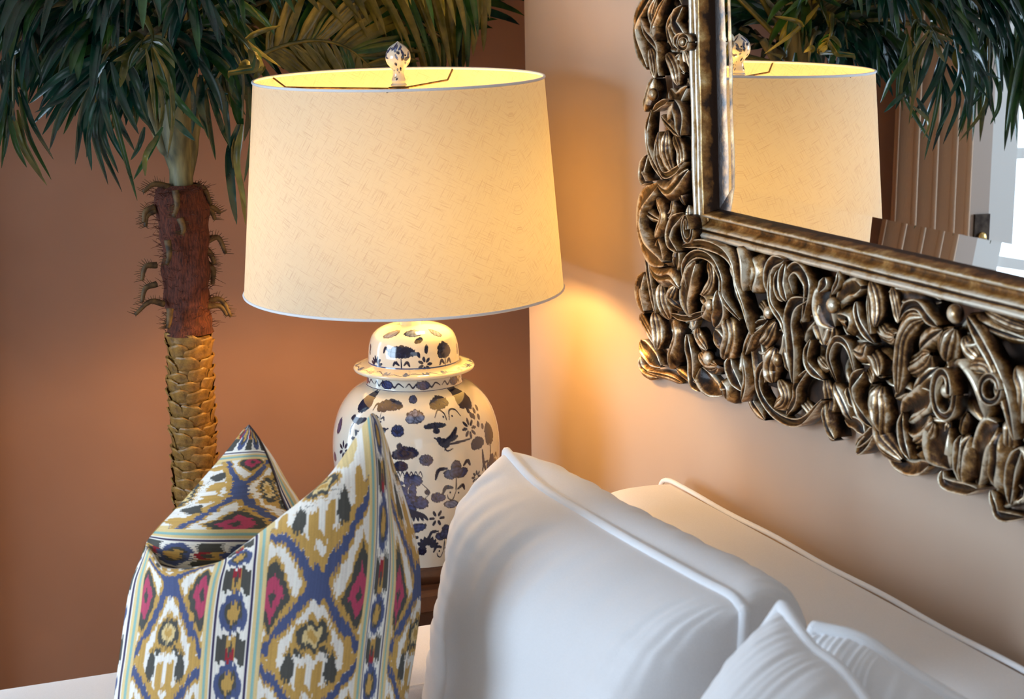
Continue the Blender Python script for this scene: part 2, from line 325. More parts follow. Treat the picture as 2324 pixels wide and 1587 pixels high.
# body painting ------------------------------------------------------------
INK, INK2, WASH, CREAM = np.array(lin((28, 34, 62))), np.array(lin((46, 62, 110))), np.array(lin((96, 112, 150))), np.array(lin((222, 220, 208)))
def body_paint(Sx, Yc, seedv, motifs):
    """Sx, Yc arrays in crop units (1 unit = 1/2.834 px); motifs list"""
    c = np.empty(Sx.shape + (3,)); c[:] = CREAM
    h = lambda x, y: np.sin(x * .11 + 3 * np.sin(y * .07)) * np.sin(y * .13 + 2 * np.sin(x * .05))
    tex = h(Sx, Yc); wob = 2.2 * np.sin(Sx * .16) * np.cos(Yc * .19) + 1.5 * np.sin(Sx * .31 + Yc * .27)
    for mt in motifs:
        k = mt[0]
        if k == 'e':        # ellipse  cx cy rx ry ang tone
            _, cx, cy, rx, ry, an, tone = mt; rx *= 1.12; ry *= 1.12; R = max(rx, ry) + 4
            m = (abs(Sx - cx) < R) & (abs(Yc - cy) < R)
            if not m.any(): continue
            dx, dy = Sx[m] - cx, Yc[m] - cy; ca, sa = math.cos(an), math.sin(an)
            X, Y = dx * ca + dy * sa, -dx * sa + dy * ca
            d = np.sqrt((X / rx) ** 2 + (Y / ry) ** 2) + wob[m] * .025
            f = np.clip((1 - d) * min(rx, ry) * .7 + .5, 0, 1)[:, None]
            edge = np.clip((d - .72) * 5, 0, 1)[:, None]
            base = INK if tone == 0 else (INK2 if tone == 1 else WASH)
            ins = base * (1 + .5 * (tex[m][:, None])) ; colr = ins * (1 - edge) + INK * edge
            c[m] = c[m] * (1 - f) + colr * f
        elif k == 's':      # stroke  pts w
            pts = cr(mt[1], max(8, len(mt[1]) * 8)); w = mt[2]
            x0, y0 = pts.min(0) - w - 2; x1, y1 = pts.max(0) + w + 2
            m = (Sx > x0) & (Sx < x1) & (Yc > y0) & (Yc < y1)
            if not m.any(): continue
            w = w * 1.45 + .6; X, Y = Sx[m], Yc[m]; d = np.full(X.shape, 1e9); n = len(pts)
            for i in range(n - 1):
                a, b = pts[i], pts[i + 1]; ab = b - a; t = np.clip(((X - a[0]) * ab[0] + (Y - a[1]) * ab[1]) / (ab @ ab + 1e-9), 0, 1)
                ww = w * (.45 + .55 * math.sin(math.pi * (i + .5) / n)) if len(mt) < 4 else w
                d = np.minimum(d, np.hypot(X - a[0] - t * ab[0], Y - a[1] - t * ab[1]) - ww)
            f = np.clip(.6 - d * .6, 0, 1)[:, None]; c[m] = c[m] * (1 - f) + INK * f
    return c
def spray(cx, cy, r, n=7, a0=0, a1=2 * math.pi, w=5, tone=0):
    o = []
    for i in range(n):
        a = a0 + (a1 - a0) * (i / (n if a1 - a0 > 6 else n - 1)); o.append(('e', cx + r * .65 * math.cos(a), cy + r * .65 * math.sin(a), r * .34, w, a, tone))
    return o
def lotus(cx, cy, s, tone=1):       # trilobed flower on a scrolled stem
    return [('e', cx, cy - 18 * s, 34 * s, 44 * s, 0, tone), ('e', cx - 42 * s, cy + 20 * s, 42 * s, 28 * s, .3, tone), ('e', cx + 42 * s, cy + 20 * s, 42 * s, 28 * s, -.3, tone),
            ('e', cx, cy + 8 * s, 44 * s, 34 * s, 0, tone),
            ('s', [(cx, cy + 48 * s), (cx + 2 * s, cy + 130 * s)], 3 * s), ('s', [(cx - 92 * s, cy + 140 * s), (cx - 70 * s, cy + 100 * s), (cx - 25 * s, cy + 108 * s)], 9 * s),
            ('s', [(cx + 66 * s, cy + 130 * s), (cx + 50 * s, cy + 102 * s), (cx + 15 * s, cy + 120 * s)], 7 * s),
            ('s', [(cx - 60 * s, cy + 150 * s), (cx - 50 * s, cy + 175 * s), (cx - 20 * s, cy + 185 * s), (cx + 3 * s, cy + 130 * s)], 2.5 * s),
            ('e', cx - 40 * s, cy + 138 * s, 6, 6, 0, 0), ('e', cx + 22 * s, cy + 148 * s, 6, 6, 0, 0),
            ('s', [(cx - 140 * s, cy + 40 * s), (cx - 120 * s, cy - 15 * s), (cx - 65 * s, cy - 22 * s)], 8 * s), ('s', [(cx + 55 * s, cy - 25 * s), (cx + 85 * s, cy - 50 * s), (cx + 105 * s, cy - 20 * s)], 8 * s)]
def cloud(cx, cy, rx, ry, tone=0, an=0):
    return [('e', cx, cy, rx, ry, an, tone), ('e', cx - rx * .6, cy + ry * .3, rx * .5, ry * .7, an, tone), ('e', cx + rx * .6, cy + ry * .1, rx * .5, ry * .6, an, tone), ('e', cx, cy - ry * .6, rx * .35, ry * .6, an, tone)]
def shell(cx, cy, r): return [('e', cx, cy, r, r * .8, .1, 1)] + [('s', [(cx, cy + r * .5), (cx + r * math.cos(a), cy - r * .75 * abs(math.sin(a)))], 1.6) for a in np.linspace(.3, 2.8, 6)]
def bird(cx, cy, f=1):
    return [('e', cx, cy, 40, 24, .5 * f, 0), ('e', cx - 30 * f, cy - 24, 16, 14, 0, 0), ('s', [(cx - 42 * f, cy - 28), (cx - 62 * f, cy - 34)], 3), ('s', [(cx + 20 * f, cy + 12), (cx + 90 * f, cy + 8), (cx + 205 * f, cy)], 5),
            ('s', [(cx + 10 * f, cy - 10), (cx + 60 * f, cy - 30), (cx + 100 * f, cy - 75)], 12), ('s', [(cx + 14 * f, cy), (cx + 70 * f, cy - 18), (cx + 100 * f, cy - 30)], 8),
            ('s', [(cx, cy + 20), (cx + 20 * f, cy + 50), (cx + 60 * f, cy + 40)], 3), ('s', [(cx + 10 * f, cy + 20), (cx + 2 * f, cy + 48)], 2)]
def bouquet(cx, cy):
    o = cloud(cx, cy - 230, 75, 36, 0, -.1) + cloud(cx - 30, cy - 150, 42, 30, 0) + [('e', cx - 35, cy - 270, 18, 20, 0, 0)]
    for dx, dy, rx, ry in ((-70, -70, 26, 46), (-50, -20, 22, 50), (10, -60, 20, 44), (60, -60, 42, 34), (40, 20, 24, 60), (-20, 30, 30, 50), (-10, 90, 70, 40), (90, 90, 50, 36), (20, 130, 40, 26)):
        o += [('e', cx + dx, cy + dy, rx, ry, .1 * dx / 50, 1)]
    for k in range(26):
        a = random.random() * 6.28; r = random.uniform(20, 110); o.append(('e', cx + r * math.cos(a), cy + 20 + 1.2 * r * math.sin(a), 13, 10, a, random.choice((0, 1, 0))))
    for k in range(7):
        x = cx - 20 + 20 * k; o.append(('s', [(cx + 10, cy + 130), (x, cy + 170), (x + 25 * (k - 3) * .5, cy + 205)], 8))
    for k in range(6):
        x = cx - 60 + 28 * k; o.append(('s', [(x, cy - 90), (x + 14, cy - 115), (x + 28, cy - 80)], 2))
    return o + [('s', [(cx + 100, cy - 40), (cx + 150, cy + 20), (cx + 120, cy + 60)], 2), ('e', cx + 135, cy + 20, 18, 14, .4, 0)] + shell(cx + 200, cy + 60, 38)
AXC = 683.                             # jar axis in those units
def U(x, y_r):                          # seen x -> unrolled arc
    return AXC + y_r * math.asin(max(-.985, min(.985, (x - AXC) / y_r)))
RB = 545.
def sh(ms, x, y, r=RB):                 # place a motif list (built round 0,0) on the body, unrolled
    ox = U(x, r); o = []
    for q_ in ms:
        if q_[0] == 'e': o.append(('e', q_[1] + ox, q_[2] + y, *q_[3:]))
        else: o.append(('s', [(a + ox, b + y) for a, b in q_[1]], *q_[2:]))
    return o
mot = []
mot += sh(bouquet(0, 0), 610, 1090) + sh(lotus(0, 0, 1.0), 930, 990) + sh(bird(0, 0), 860, 810) + sh(shell(0, 0, 40), 742, 905) + sh(shell(0, 0, 40), 560, 728)
mot += sh(cloud(0, 0, 95, 26, 0), 480, 590) + sh(lotus(0, 0, .55, 0), 430, 600, 480) + sh(cloud(0, 0, 75, 30, 0, -.1), 880, 585) + sh(cloud(0, 0, 60, 34, 2), 680, 650) + sh([('e', 0, 0, 34, 18, 0, 1)], 665, 560)
mot += sh([('s', [(-95, 60), (-60, 20), (-20, 40), (-10, 80)], 3), ('s', [(10, 80), (30, 30), (80, 30), (110, 70)], 3), ('e', -30, 60, 6, 6, 0, 0), ('e', 40, 62, 6, 6, 0, 0)], 910, 600)
mot += sh(cloud(0, 0, 70, 16, 0), 815, 705) + sh([('e', 0, 0, 22, 16, 0, 0)], 820, 735) + sh(spray(0, 0, 62, 8, w=9), 1040, 750)
mot += sh(cloud(0, 0, 70, 60, 0, .7), 1075, 575, 520) + sh(cloud(0, 0, 60, 50, 0, -.6), 290, 590, 520)
mot += sh([('e', a, b, 13, 17, .4, 0) for a, b in ((0, 0), (-30, 30), (30, 40), (0, 70), (50, 80), (20, 120), (60, 140), (-20, 60), (75, 30))], 1085, 620, 520)
mot += sh(cloud(0, 0, 55, 34, 0), 1080, 850, 560) + sh(cloud(0, 0, 50, 60, 0), 1165, 820, 560) + sh([('s', [(0, 0), (10, 80), (40, 140)], 8), ('s', [(60, 120), (90, 60), (100, -60)], 4)], 1105, 900, 560) + sh(lotus(0, 0, .8), 1170, 1000, 560)
mot += sh(spray(0, 0, 42, 8, w=7), 1062, 1060) + sh(spray(0, 0, 56, 6, w=9), 812, 1290) + sh([('e', 0, 0, 50, 24, .1, 2)], 905, 1205) + sh([('e', 0, 0, 70, 28, -.2, 1)], 665, 1350) + sh([('e', 0, 0, 30, 22, 0, 1)], 835, 1155)
mot += sh(spray(0, 0, 90, 7, -2.6, -.4, 13), 750, 1500) + sh([('e', 0, 0, 34, 30, 0, 0)], 705, 1510) + sh([('e', 0, 0, 14, 12, 0, 0)], 665, 1415) + sh(lotus(0, 0, .9), 880, 1400) + sh(cloud(0, 0, 70, 40, 1), 560, 1480)
mot += sh([('s', [(-70, 0), (0, 10), (70, -6)], 13), ('s', [(-30, 20), (-50, 60), (-46, 100)], 3), ('e', -50, -4, 18, 16, 0, 0), ('e', 10, 14, 18, 15, 0, 0)], 278, 685, 560) + sh(spray(0, 0, 60, 7, w=10), 215, 890, 560)
mot += sh(spray(0, 0, 60, 6, w=10), 300, 800, 560) + sh(bird(0, 0, -1), 440, 750) + sh(cloud(0, 0, 30, 45, 1), 165, 760, 560) + sh(cloud(0, 0, 30, 26, 1), 150, 965, 560) + sh(lotus(0, 0, .9), 330, 1000, 550) + sh(spray(0, 0, 60, 7, w=10), 420, 1200) + sh(lotus(0, 0, .9), 250, 1250, 560)
full = 2 * math.pi * RB
allm = []
for k in (-1, 0, 1):
    for q_ in mot:
        o_ = k * full / 2
        allm.append(('e', q_[1] + o_, *q_[2:]) if q_[0] == 'e' else ('s', [(a + o_, b) for a, b in q_[1]], *q_[2:]))
def lathe_paint(name, prof, nu, nv, paint, mt_, axis=AX, smoothn=None):
    """prof [(r, y_crop)]; front direction faces the camera"""
    pr = cr(prof, nv) if smoothn is None else np.array(smoothn)
    nv = len(pr)
    th = np.linspace(-math.pi, math.pi, nu, endpoint=False)
    fdir = math.atan2(CAM.y - AX.y, CAM.x - AX.x)
    P = np.empty((nv, nu, 3))
    for j in range(nv):
        r = max(pr[j, 0], .01) / 2.834 * PXM; z = zpx(680 + pr[j, 1] / 2.834)
        a = fdir + th            # increasing theta -> to the right in the image
        P[j, :, 0] = axis.x + r * np.cos(a); P[j, :, 1] = axis.y + r * np.sin(a); P[j, :, 2] = z
    Sx = AXC + np.tile(th * RB, (nv, 1)); Yc = np.tile(pr[:, 1:2], (1, nu))
    me = grid_mesh(name, P[:, :, :], closed_u=True, colors=paint(Sx, Yc, pr)); me.flip_normals()
    o = put(name, me, mt_); return world_child(o, lamp)
bp = [(300, 520), (318, 528), (390, 560), (455, 620), (505, 700), (538, 800), (552, 900), (552, 1000), (540, 1120), (515, 1250), (480, 1380), (440, 1500), (405, 1600), (385, 1680), (392, 1705), (380, 1712)]
def p_body(Sx, Yc, pr): return body_paint(Sx, Yc, 0, allm)
lathe_paint('jar_body', bp, 900, 330, p_body, m_porc)
def p_neck(Sx, Yc, pr):
    ms = [('s', [(AXC + k * 3424 / 16 - 100, 500), (AXC + k * 3424 / 16 - 60, 480), (AXC + k * 3424 / 16 - 20, 505), (AXC + k * 3424 / 16 + 30, 480), (AXC + k * 3424 / 16 + 90, 500)], 4) for k in range(-8, 9)]
    ms += [('e', AXC + 100 + k * 3424 / 8, 492, 70, 26, 0, 1) for k in range(-4, 5)] + [('s', [(AXC + 20 + k * 3424 / 8, 500), (AXC + 40 + k * 3424 / 8, 472), (AXC + 75 + k * 3424 / 8, 505)], 5) for k in range(-4, 5)]
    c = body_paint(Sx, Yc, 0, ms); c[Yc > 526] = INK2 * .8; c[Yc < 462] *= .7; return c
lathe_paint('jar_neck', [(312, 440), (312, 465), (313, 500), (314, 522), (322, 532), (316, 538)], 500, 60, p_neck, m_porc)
LR = 300.
def p_lid(Sx, Yc, pr):
    S2 = AXC + (Sx - AXC) * LR / RB
    ms = []
    def l(mm, x, y, r=295):
        for k in (-1, 0, 1, 2):
            ox = AXC + r * math.asin(max(-.97, min(.97, (x - AXC) / r))) + k * math.pi * LR
            for q_ in mm: ms.append(('e', q_[1] + ox, q_[2] + y, *q_[3:]) if q_[0] == 'e' else ('s', [(a + ox, b + y) for a, b in q_[1]], *q_[2:]))
    l(cloud(0, 0, 86, 34, 0), 600, 285); l([('s', [(-55, 85), (-40, 65), (-15, 80)], 6), ('s', [(20, 80), (40, 62), (55, 85)], 6), ('s', [(0, 40), (2, 105)], 2.5), ('e', -30, 60, 5, 5, 0, 0), ('s', [(80, 15), (110, 10), (120, 30)], 8), ('s', [(-90, 0), (-120, -20), (-130, 10)], 6)], 600, 285)
    l(cloud(0, 0, 52, 44, 0), 885, 290); l([('s', [(-45, 85), (-30, 60), (-10, 82)], 6), ('s', [(15, 82), (35, 60), (50, 85)], 6), ('s', [(0, 40), (0, 100)], 2.5)], 885, 290)
    l(spray(0, 0, 48, 7, w=9), 755, 362); l(spray(0, 40, 62, 6, -2.8, -.3, 9), 440, 345); l([('e', 0, 0, 30, 14, -.3, 0)], 722, 218); l([('e', 0, 0, 12, 26, .2, 0)], 768, 270); l([('e', 0, 0, 70, 14, 0, 2)], 680, 182); l([('e', 0, 0, 60, 16, -.2, 2)], 500, 190); l([('e', 0, 0, 40, 16, .3, 2)], 870, 190)
    l([('s', [(-20, -20), (0, 0), (-10, 25)], 7), ('e', 0, 30, 8, 12, 0, 0)], 400, 290); l([('e', 0, 0, 14, 30, .2, 1)], 968, 310)
    c = body_paint(S2, Yc, 0, ms); c[(Yc > 384) & (Yc < 391)] = INK2 * 1.3; return c
lathe_paint('jar_lid', [(20, 158), (90, 158), (170, 166), (230, 188), (270, 225), (290, 280), (297, 330), (300, 385), (304, 400)], 640, 150, p_lid, m_porc)
def p_rim(Sx, Yc, pr):
    jr = np.broadcast_to(np.arange(len(pr))[:, None], Sx.shape) / len(pr)
    c = np.empty(Sx.shape + (3,)); c[:] = CREAM * np.array([.98, .93, .84])
    w = np.sin(Sx * .035) * .5 + np.sin(Sx * .013 + 1) * .5
    band = (jr > .12) & (jr < .42); sc_ = abs((jr - .27) / .12 - w * .8) < .14; c[band & sc_] = INK2
    fl = band & (((Sx / 190) % 1) < .34) & (abs(jr - .27) < .10 * abs(np.sin(Sx * .06)) + .02); c[fl] = WASH
    return c
lathe_paint('lid_flange', [(300, 392), (340, 402), (378, 412), (394, 420), (398, 430), (390, 442), (360, 448), (322, 450)], 420, 60, p_rim, m_porc)
q = MB(); q.lathe([(.0001, 0), (.105, 0), (.105, .02), (.095, .024)], (AX.x, AX.y, .6325), 48); world_child(q.build('lamp_base', m_wood), lamp)
q = MB(); q.lathe([(.0001, .0), (.026, .0), (.026, .006), (.017, .009), (.016, .03), (.012, .034), (.012, .12), (.019, .122), (.019, .165), (.0001, .165)], (AX.x - .004, AX.y, 1.018), 32); world_child(q.build('neck_socket', m_porcplain), lamp)
# shade: tilted very slightly as in the photograph
RT_, RB_ = .2228, .2495
CT, CB = V((-.3915, -.441, 1.411)), V((-.3925, -.441, 1.084))
tiltF = .012
def shade_pt(t, a, r):
    c = CB.lerp(CT, t); x, y = math.cos(a) * r, math.sin(a) * r
    d = V((x, y, 0)); f = V((CAM.x - c.x, CAM.y - c.y, 0)).normalized(); s = V((f.y, -f.x, 0))
    return c + d + V((0, 0, 1)) * (-d.dot(f) * tiltF)
nu, nv = 180, 30
P = np.array([[tuple(shade_pt(j / (nv - 1), 2 * math.pi * i / nu, RB_ + (RT_ - RB_) * j / (nv - 1))) for i in range(nu)] for j in range(nv)])
me = grid_mesh('shade', P, closed_u=True)
at_ = me.attributes.new('Wrap', 'FLOAT_VECTOR', 'POINT')
wr = np.array([[(abs(((i / nu * 2 + 0.35) % 2) - 1) * .75, j / (nv - 1) * .33, 0) for i in range(nu)] for j in range(nv)], np.float32); at_.data.foreach_set('vector', wr.ravel())
world_child(put('shade', me, m_shade), lamp)
for t, r, rr, nm in ((1, RT_, .0022, 'top_trim'), (0, RB_, .0022, 'bottom_trim')):
    q = MB(); q.tube([shade_pt(t, a, r) for a in np.linspace(0, 2 * math.pi, 121)], rr, 8, False); world_child(q.build(nm, m_pipe), lamp)
# spider: ring at the harp top + three arms, harp wires
hub = V((-.392, -.441, 1.3955)); 
q = MB(); q.lathe([(.0001, 0), (.016, 0), (.016, .003), (.0001, .003)], hub, 24); world_child(q.build('spider_hub', m_wire), lamp)
for px in (( 618, 178), (1027, 152), (1000, 0)):
    pass
def ang_to(px, py):
    best = min(((shade_pt(1, a, RT_) - CAM) for a in np.linspace(0, 2 * math.pi, 720)), key=lambda d: abs(WPX / 2 + FPX * d.dot(RT) / d.dot(FW) - px) + 3 * abs(HPX / 2 - FPX * d.dot(UP) / d.dot(FW) - py))
    return best + CAM
for e in (ang_to(620, 172), ang_to(1027, 152), ang_to(880, 207)):
    q = MB(); d = (e - hub); kn = hub + V((d.x, d.y, 0)) * .90 + V((0, 0, 0)); q.tube([hub, kn, e + V((0, 0, -.002))], .0016, 6); world_child(q.build('spider_arm', m_wire), lamp)
hb = V((AX.x - .004, AX.y, 1.135)); sd = V((math.cos(.4), math.sin(.4), 0))
q = MB(); q.tube([tuple(p) for p in cr([hb, hb + sd * .045 + V((0, 0, .03)), hb + sd * .062 + V((0, 0, .13)), hub + sd * .03 - V((0, 0, .03)), hub, hub - sd * .03 - V((0, 0, .03)), hb - sd * .062 + V((0, 0, .13)), hb - sd * .045 + V((0, 0, .03)), hb], 60)], .0018, 6); world_child(q.build('harp', m_wire), lamp)
m_bulb = mat('frosted_bulb', (1, .9, .7), .5); bsdf(m_bulb).inputs['Emission Color'].default_value = (1, .56, .15, 1); bsdf(m_bulb).inputs['Emission Strength'].default_value = BULB_STRENGTH
# finial
fin = [(10, -3), (17, -2), (18, 1), (15, 4), (16, 10), (13, 20), (13, 30), (17, 38), (24, 46), (28, 56), (28.5, 64), (26, 74), (20, 83), (12, 89), (5, 93), (1, 96)]
pr = cr(fin, 120); th = np.linspace(-math.pi, math.pi, 160, endpoint=False); fd = math.atan2(CAM.y - hub.y, CAM.x - hub.x)
P = np.empty((120, 160, 3)); P[..., 0] = hub.x + pr[:, :1] * PXM * np.cos(fd + th); P[..., 1] = hub.y + pr[:, :1] * PXM * np.sin(fd + th); P[..., 2] = hub.z + .006 + pr[:, 1:2] * .000690
TH, ZZ = np.meshgrid(th, pr[:, 1])
fm = []
for k in range(90):
    a, z = random.uniform(-3.1, 3.1), random.uniform(8, 92)
    s_ = .55 if z < 34 else 1
    fm.append(('e', 683 + a * 80, z * 3.0, random.uniform(6, 24) * s_, random.uniform(5, 12) * s_, random.uniform(0, 3), random.choice((0, 1, 1, 2))))
c = body_paint(683 + TH * 80, ZZ * 3.0, 0, fm)
world_child(put('finial', grid_mesh('finial', P, closed_u=True, colors=c), m_porc), lamp)
# bulb as its own thing, screwed in the socket
bb = MB(); bb.lathe([(.0001, -.052), (.012, -.05), (.013, -.03), (.022, -.012), (.03, .008), (.029, .022), (.018, .036), (.0001, .04)], BULB_POS, 24)
bo = bb.build('light_bulb', m_bulb); bo.visible_shadow = True; world_child(bo, lamp)

# ------------------------------------------------------------------ sofa
sofa = thing(empty('sofa', (-.56, -2.3, 0)), 'white cotton sofa with piped back set along the wall under the carved mirror', 'sofa')
SY0, SY1 = -3.9, -.62
BY1 = -.715
def sw(name, prof, path_y, m, caps=True):
    """extrude an X-Z profile along Y with rounded ends: rows = [(y, shrink)]"""
    prof = np.array(prof); c = prof.mean(0); P = []
    for y, s_ in path_y: P.append(np.stack([c[0] + (prof[:, 0] - c[0]) * s_, np.full(len(prof), y), c[1] + (prof[:, 1] - c[1]) * s_], 1))
    me = grid_mesh(name, np.array(P), closed_u=True); o = put(name, me, m)
    return world_child(o, sofa)
bk = [(-.05, .10), (-.052, .40), (-.055, .70), (-.058, .780), (-.063, .794), (-.075, .797), (-.10, .798), (-.14, .797), (-.172, .789), (-.194, .768), (-.206, .735), (-.212, .68), (-.225, .50), (-.235, .30), (-.235, .10)]
bk = cr(bk, 60)
sw('back', bk, [(BY1 + .045, .02), (BY1 + .045, .55), (BY1 + .042, .80), (BY1 + .032, .92), (BY1 + .018, .97), (BY1, 1)] + [(y, 1) for y in np.linspace(BY1 - .05, SY0, 30)] + [(SY0 - .02, .95), (SY0 - .03, .02)], m_sofa)
q = MB()
pp = [(-.060, y, .7975 + .0012 * math.sin(y * 23)) for y in np.linspace(BY1 + .012, SY0, 90)]
pp = [(-.064, BY1 + .042, .775), (-.062, BY1 + .034, .792)] + pp
q.tube([tuple(p) for p in cr(pp, 260)], .0038, 8); world_child(q.build('piping', m_pipe, ), sofa)
# arms : X runs the length, rounded top
def arm(name, y0, y1, top):
    pr = cr([(y1, .10), (y1, .55), (y1 + .01, top - .03), (y1 + .04, top - .006), ((y0 + y1) / 2, top + .002), (y0 - .04, top - .006), (y0 - .01, top - .03), (y0, .55), (y0, .10)], 40)
    c = pr.mean(0); P = []
    for x, s_ in [(-.22, 1)] + [(x, 1) for x in np.linspace(-.3, -1.10, 16)] + [(-1.125, .97), (-1.135, .9), (-1.138, .02)]:
        P.append(np.stack([np.full(len(pr), x), c[0] + (pr[:, 0] - c[0]) * s_, c[1] + (pr[:, 1] - c[1]) * s_], 1))
    P = np.array(P); P[:, :, 2] -= .0; P[..., 2] = P[..., 2] - .012 * (-.22 - P[..., 0]) * 0
    me = grid_mesh(name, P, closed_u=True); return world_child(put(name, me, m_sofa), sofa)
arm('arm', SY1 - .0, SY1 - .23, .615); arm('arm', SY0 + .25, SY0 + .02, .615)
q = MB(); q.box((-1.06, SY0 + .22, .12), (-.22, SY1 - .22, .30), .012); world_child(q.build('base', m_sofa), sofa)
for k in range(3):
    y1 = SY1 - .232 - k * .935; q = MB(); q.box((-1.10, y1 - .93, .30), (-.225, y1, .445), .03); world_child(q.build('seat_cushion', m_cush), sofa)
for x in (-1.02, -.14):
    for y in (SY0 + .12, -2.25, SY1 - .12):
        q = MB(); q.lathe([(.018, -.0645), (.022, .06), (.026, .122)], (x, y, 0), 16); world_child(q.build('foot', m_wood), sofa)

# ------------------------------------------------------------------ pillows
def pillow(name, Ctl, bf, bb, nrm, m, label, cat='cushion', wr=.004, seed=1, pf=4.0, qf=.5, pipe=True, group=None, lift=0.0, n=240, sag=0.0, backseam=False):
    """Ctl: dict of four seam curves  (bottom, top: left->right ; left,right: bottom->top) as point lists"""
    rg = np.random.default_rng(seed)
    T, B_ = cr(Ctl['top'], n), cr(Ctl['bottom'], n); L, R_ = cr(Ctl['left'], n), cr(Ctl['right'], n)
    s = np.linspace(0, 1, n); t = np.linspace(0, 1, n)
    # finer steps near the seam
    s = .5 - .5 * np.cos(math.pi * s) * (1 - .15) - .075 * np.cos(math.pi * s); s = (s - s[0]) / (s[-1] - s[0]); t = s.copy()
    def smp(A, u): i = np.clip(u * (n - 1), 0, n - 1.001); k = i.astype(int); f = (i - k)[:, None]; return A[k] * (1 - f) + A[k + 1] * f
    Ts, Bs, Ls, Rs = smp(T, s), smp(B_, s), smp(L, t), smp(R_, t)
    s3, t3 = s[None, :, None], t[:, None, None]
    base = (1 - t3) * Bs[None] + t3 * Ts[None] + (1 - s3) * Ls[:, None] + s3 * Rs[:, None] - ((1 - s3) * (1 - t3) * Bs[0] + s3 * (1 - t3) * Bs[-1] + (1 - s3) * t3 * Ts[0] + s3 * t3 * Ts[-1])
    SS, TT = np.meshgrid(s, t)
    f = (np.clip(1 - abs(2 * SS - 1) ** pf, 0, 1) ** qf) * (np.clip(1 - abs(2 * TT - 1) ** pf, 0, 1) ** qf)
    def wrk(side):
        w = np.zeros_like(SS)
        for (D, A) in ((1 - TT, SS), (TT, SS), (SS, TT), (1 - SS, TT)):
            ph = rg.uniform(0, 6, 4); g = sum(np.sin(A * k_ + ph[i] + D * 3 * (i - 1.5)) for i, k_ in enumerate((48, 75, 121, 26))) / 2.4
            w += g * np.exp(-D / .10) * (1 - np.exp(-D / .012))
        ph = rg.uniform(0, 6, 6)
        w += 1.2 * np.sin(SS * 7 + TT * 4 + ph[0]) * np.sin(TT * 6 - SS * 2 + ph[1]) + .7 * np.sin(SS * 14 - TT * 11 + ph[2]) * np.sin(TT * 9 + ph[3])
        return w * wr
    N = np.array(nrm) / np.linalg.norm(nrm); g = f * (1 - sag * np.exp(-((TT - 1) ** 2) / .02 - ((SS - .5) ** 2) / .08))
    front = base + N * (g * bf + wrk(0) * f ** .3 * (f > 0))[..., None]; back = base - N * (g * bb + wrk(1) * f ** .3)[..., None] + np.array((0, 0, lift)) * (f ** .8 * TT ** 2)[..., None]
    root = thing(empty(name, tuple(Bs[n // 2] if False else (base[0].mean(0)))), label, cat, group)
    me1 = grid_mesh('front_panel', front); me2 = grid_mesh('back_panel', back); me2.flip_normals()
    world_child(put('front_panel', me1, m), root); world_child(put('back_panel', me2, m), root)
    if pipe:
        q = MB(); loop = [tuple(p) for p in np.vstack([Bs, Rs[1:], Ts[::-1][1:], Ls[::-1][1:]])[::3]]; q.tube(loop + [loop[0]], .0072, 8, False); world_child(q.build('piping', m_pipe), root)
    return root
XA = -.37
tA = [at(x, y, 0, XA) for x, y in ((1150, 1026), (1222, 1102), (1330, 1170), (1440, 1235), (1590, 1318), (1660, 1355), (1690, 1388))]
yl, yr = tA[0].y, tA[-1].y
pillow('back_cushion', dict(top=tA, bottom=[(XA - .08, yl - .05, .455), (XA - .08, (yl + yr) / 2, .45), (XA - .08, yr + .02, .455)], left=[(XA - .08, yl - .05, .455), (XA - .03, yl + .0, .65), tA[0]], right=[(XA - .08, yr + .02, .455), (XA - .03, yr - .02, .65), tA[-1]]),
       .15, .135, (-1, 0, .06), m_cush, 'large white back cushion with white piping leaning behind the patterned pillow', wr=.0065, seed=4, lift=.05)
pB = [dep(1775, 1377, 1.93), dep(1475, 1790, 1.96), dep(2105, 1850, 1.72)]; pB = [pB[0], pB[0] + (pB[1] - pB[0]) * 1.6, pB[0] + (pB[2] - pB[0]) * 1.6]; b4 = pB[1] + pB[2] - pB[0]
def mid(a, b, k=.02, t=.5):
    m_ = a.lerp(b, t); c = (pB[0] + b4) / 2; return m_.lerp(c, k)
bN = (pB[1] - pB[0]).cross(pB[2] - pB[0]); bN = -bN.normalized() if bN.dot(FW) > 0 else bN.normalized()
pillow('throw_pillow', dict(top=[pB[0], dep(1840, 1470, 1.86), dep(1960, 1590, 1.80), pB[2]], bottom=[pB[1], mid(pB[1], b4, .06), b4], left=[pB[1], mid(pB[1], pB[0], .03), pB[0]], right=[b4, mid(b4, pB[2], .05), pB[2]]),
       .085, .07, bN, m_cush, 'white throw pillow standing corner up in front of the large back cushion', wr=.003, seed=9, pf=3, qf=.6)
pC = [dep(1850, 1424, 1.99), dep(1700, 1760, 2.04), dep(2330, 1695, 1.80)]; pC = [pC[0], pC[0] + (pC[1] - pC[0]) * 1.3, pC[0] + (pC[2] - pC[0]) * 1.6]; c4 = pC[1] + pC[2] - pC[0]
cN = (pC[1] - pC[0]).cross(pC[2] - pC[0]); cN = -cN.normalized() if cN.dot(FW) > 0 else cN.normalized()
pillow('throw_pillow', dict(top=[pC[0], dep(1960, 1454, 1.965), dep(2100, 1548, 1.91), pC[2]], bottom=[pC[1], pC[1].lerp(c4, .5), c4], left=[pC[1], pC[1].lerp(pC[0], .5), pC[0]], right=[c4, c4.lerp(pC[2], .5), pC[2]]),
       .05, .05, cN, m_cush, 'rumpled white pillow in shade, mostly hidden behind the corner up pillow', wr=.006, seed=12, pf=3, qf=.6)

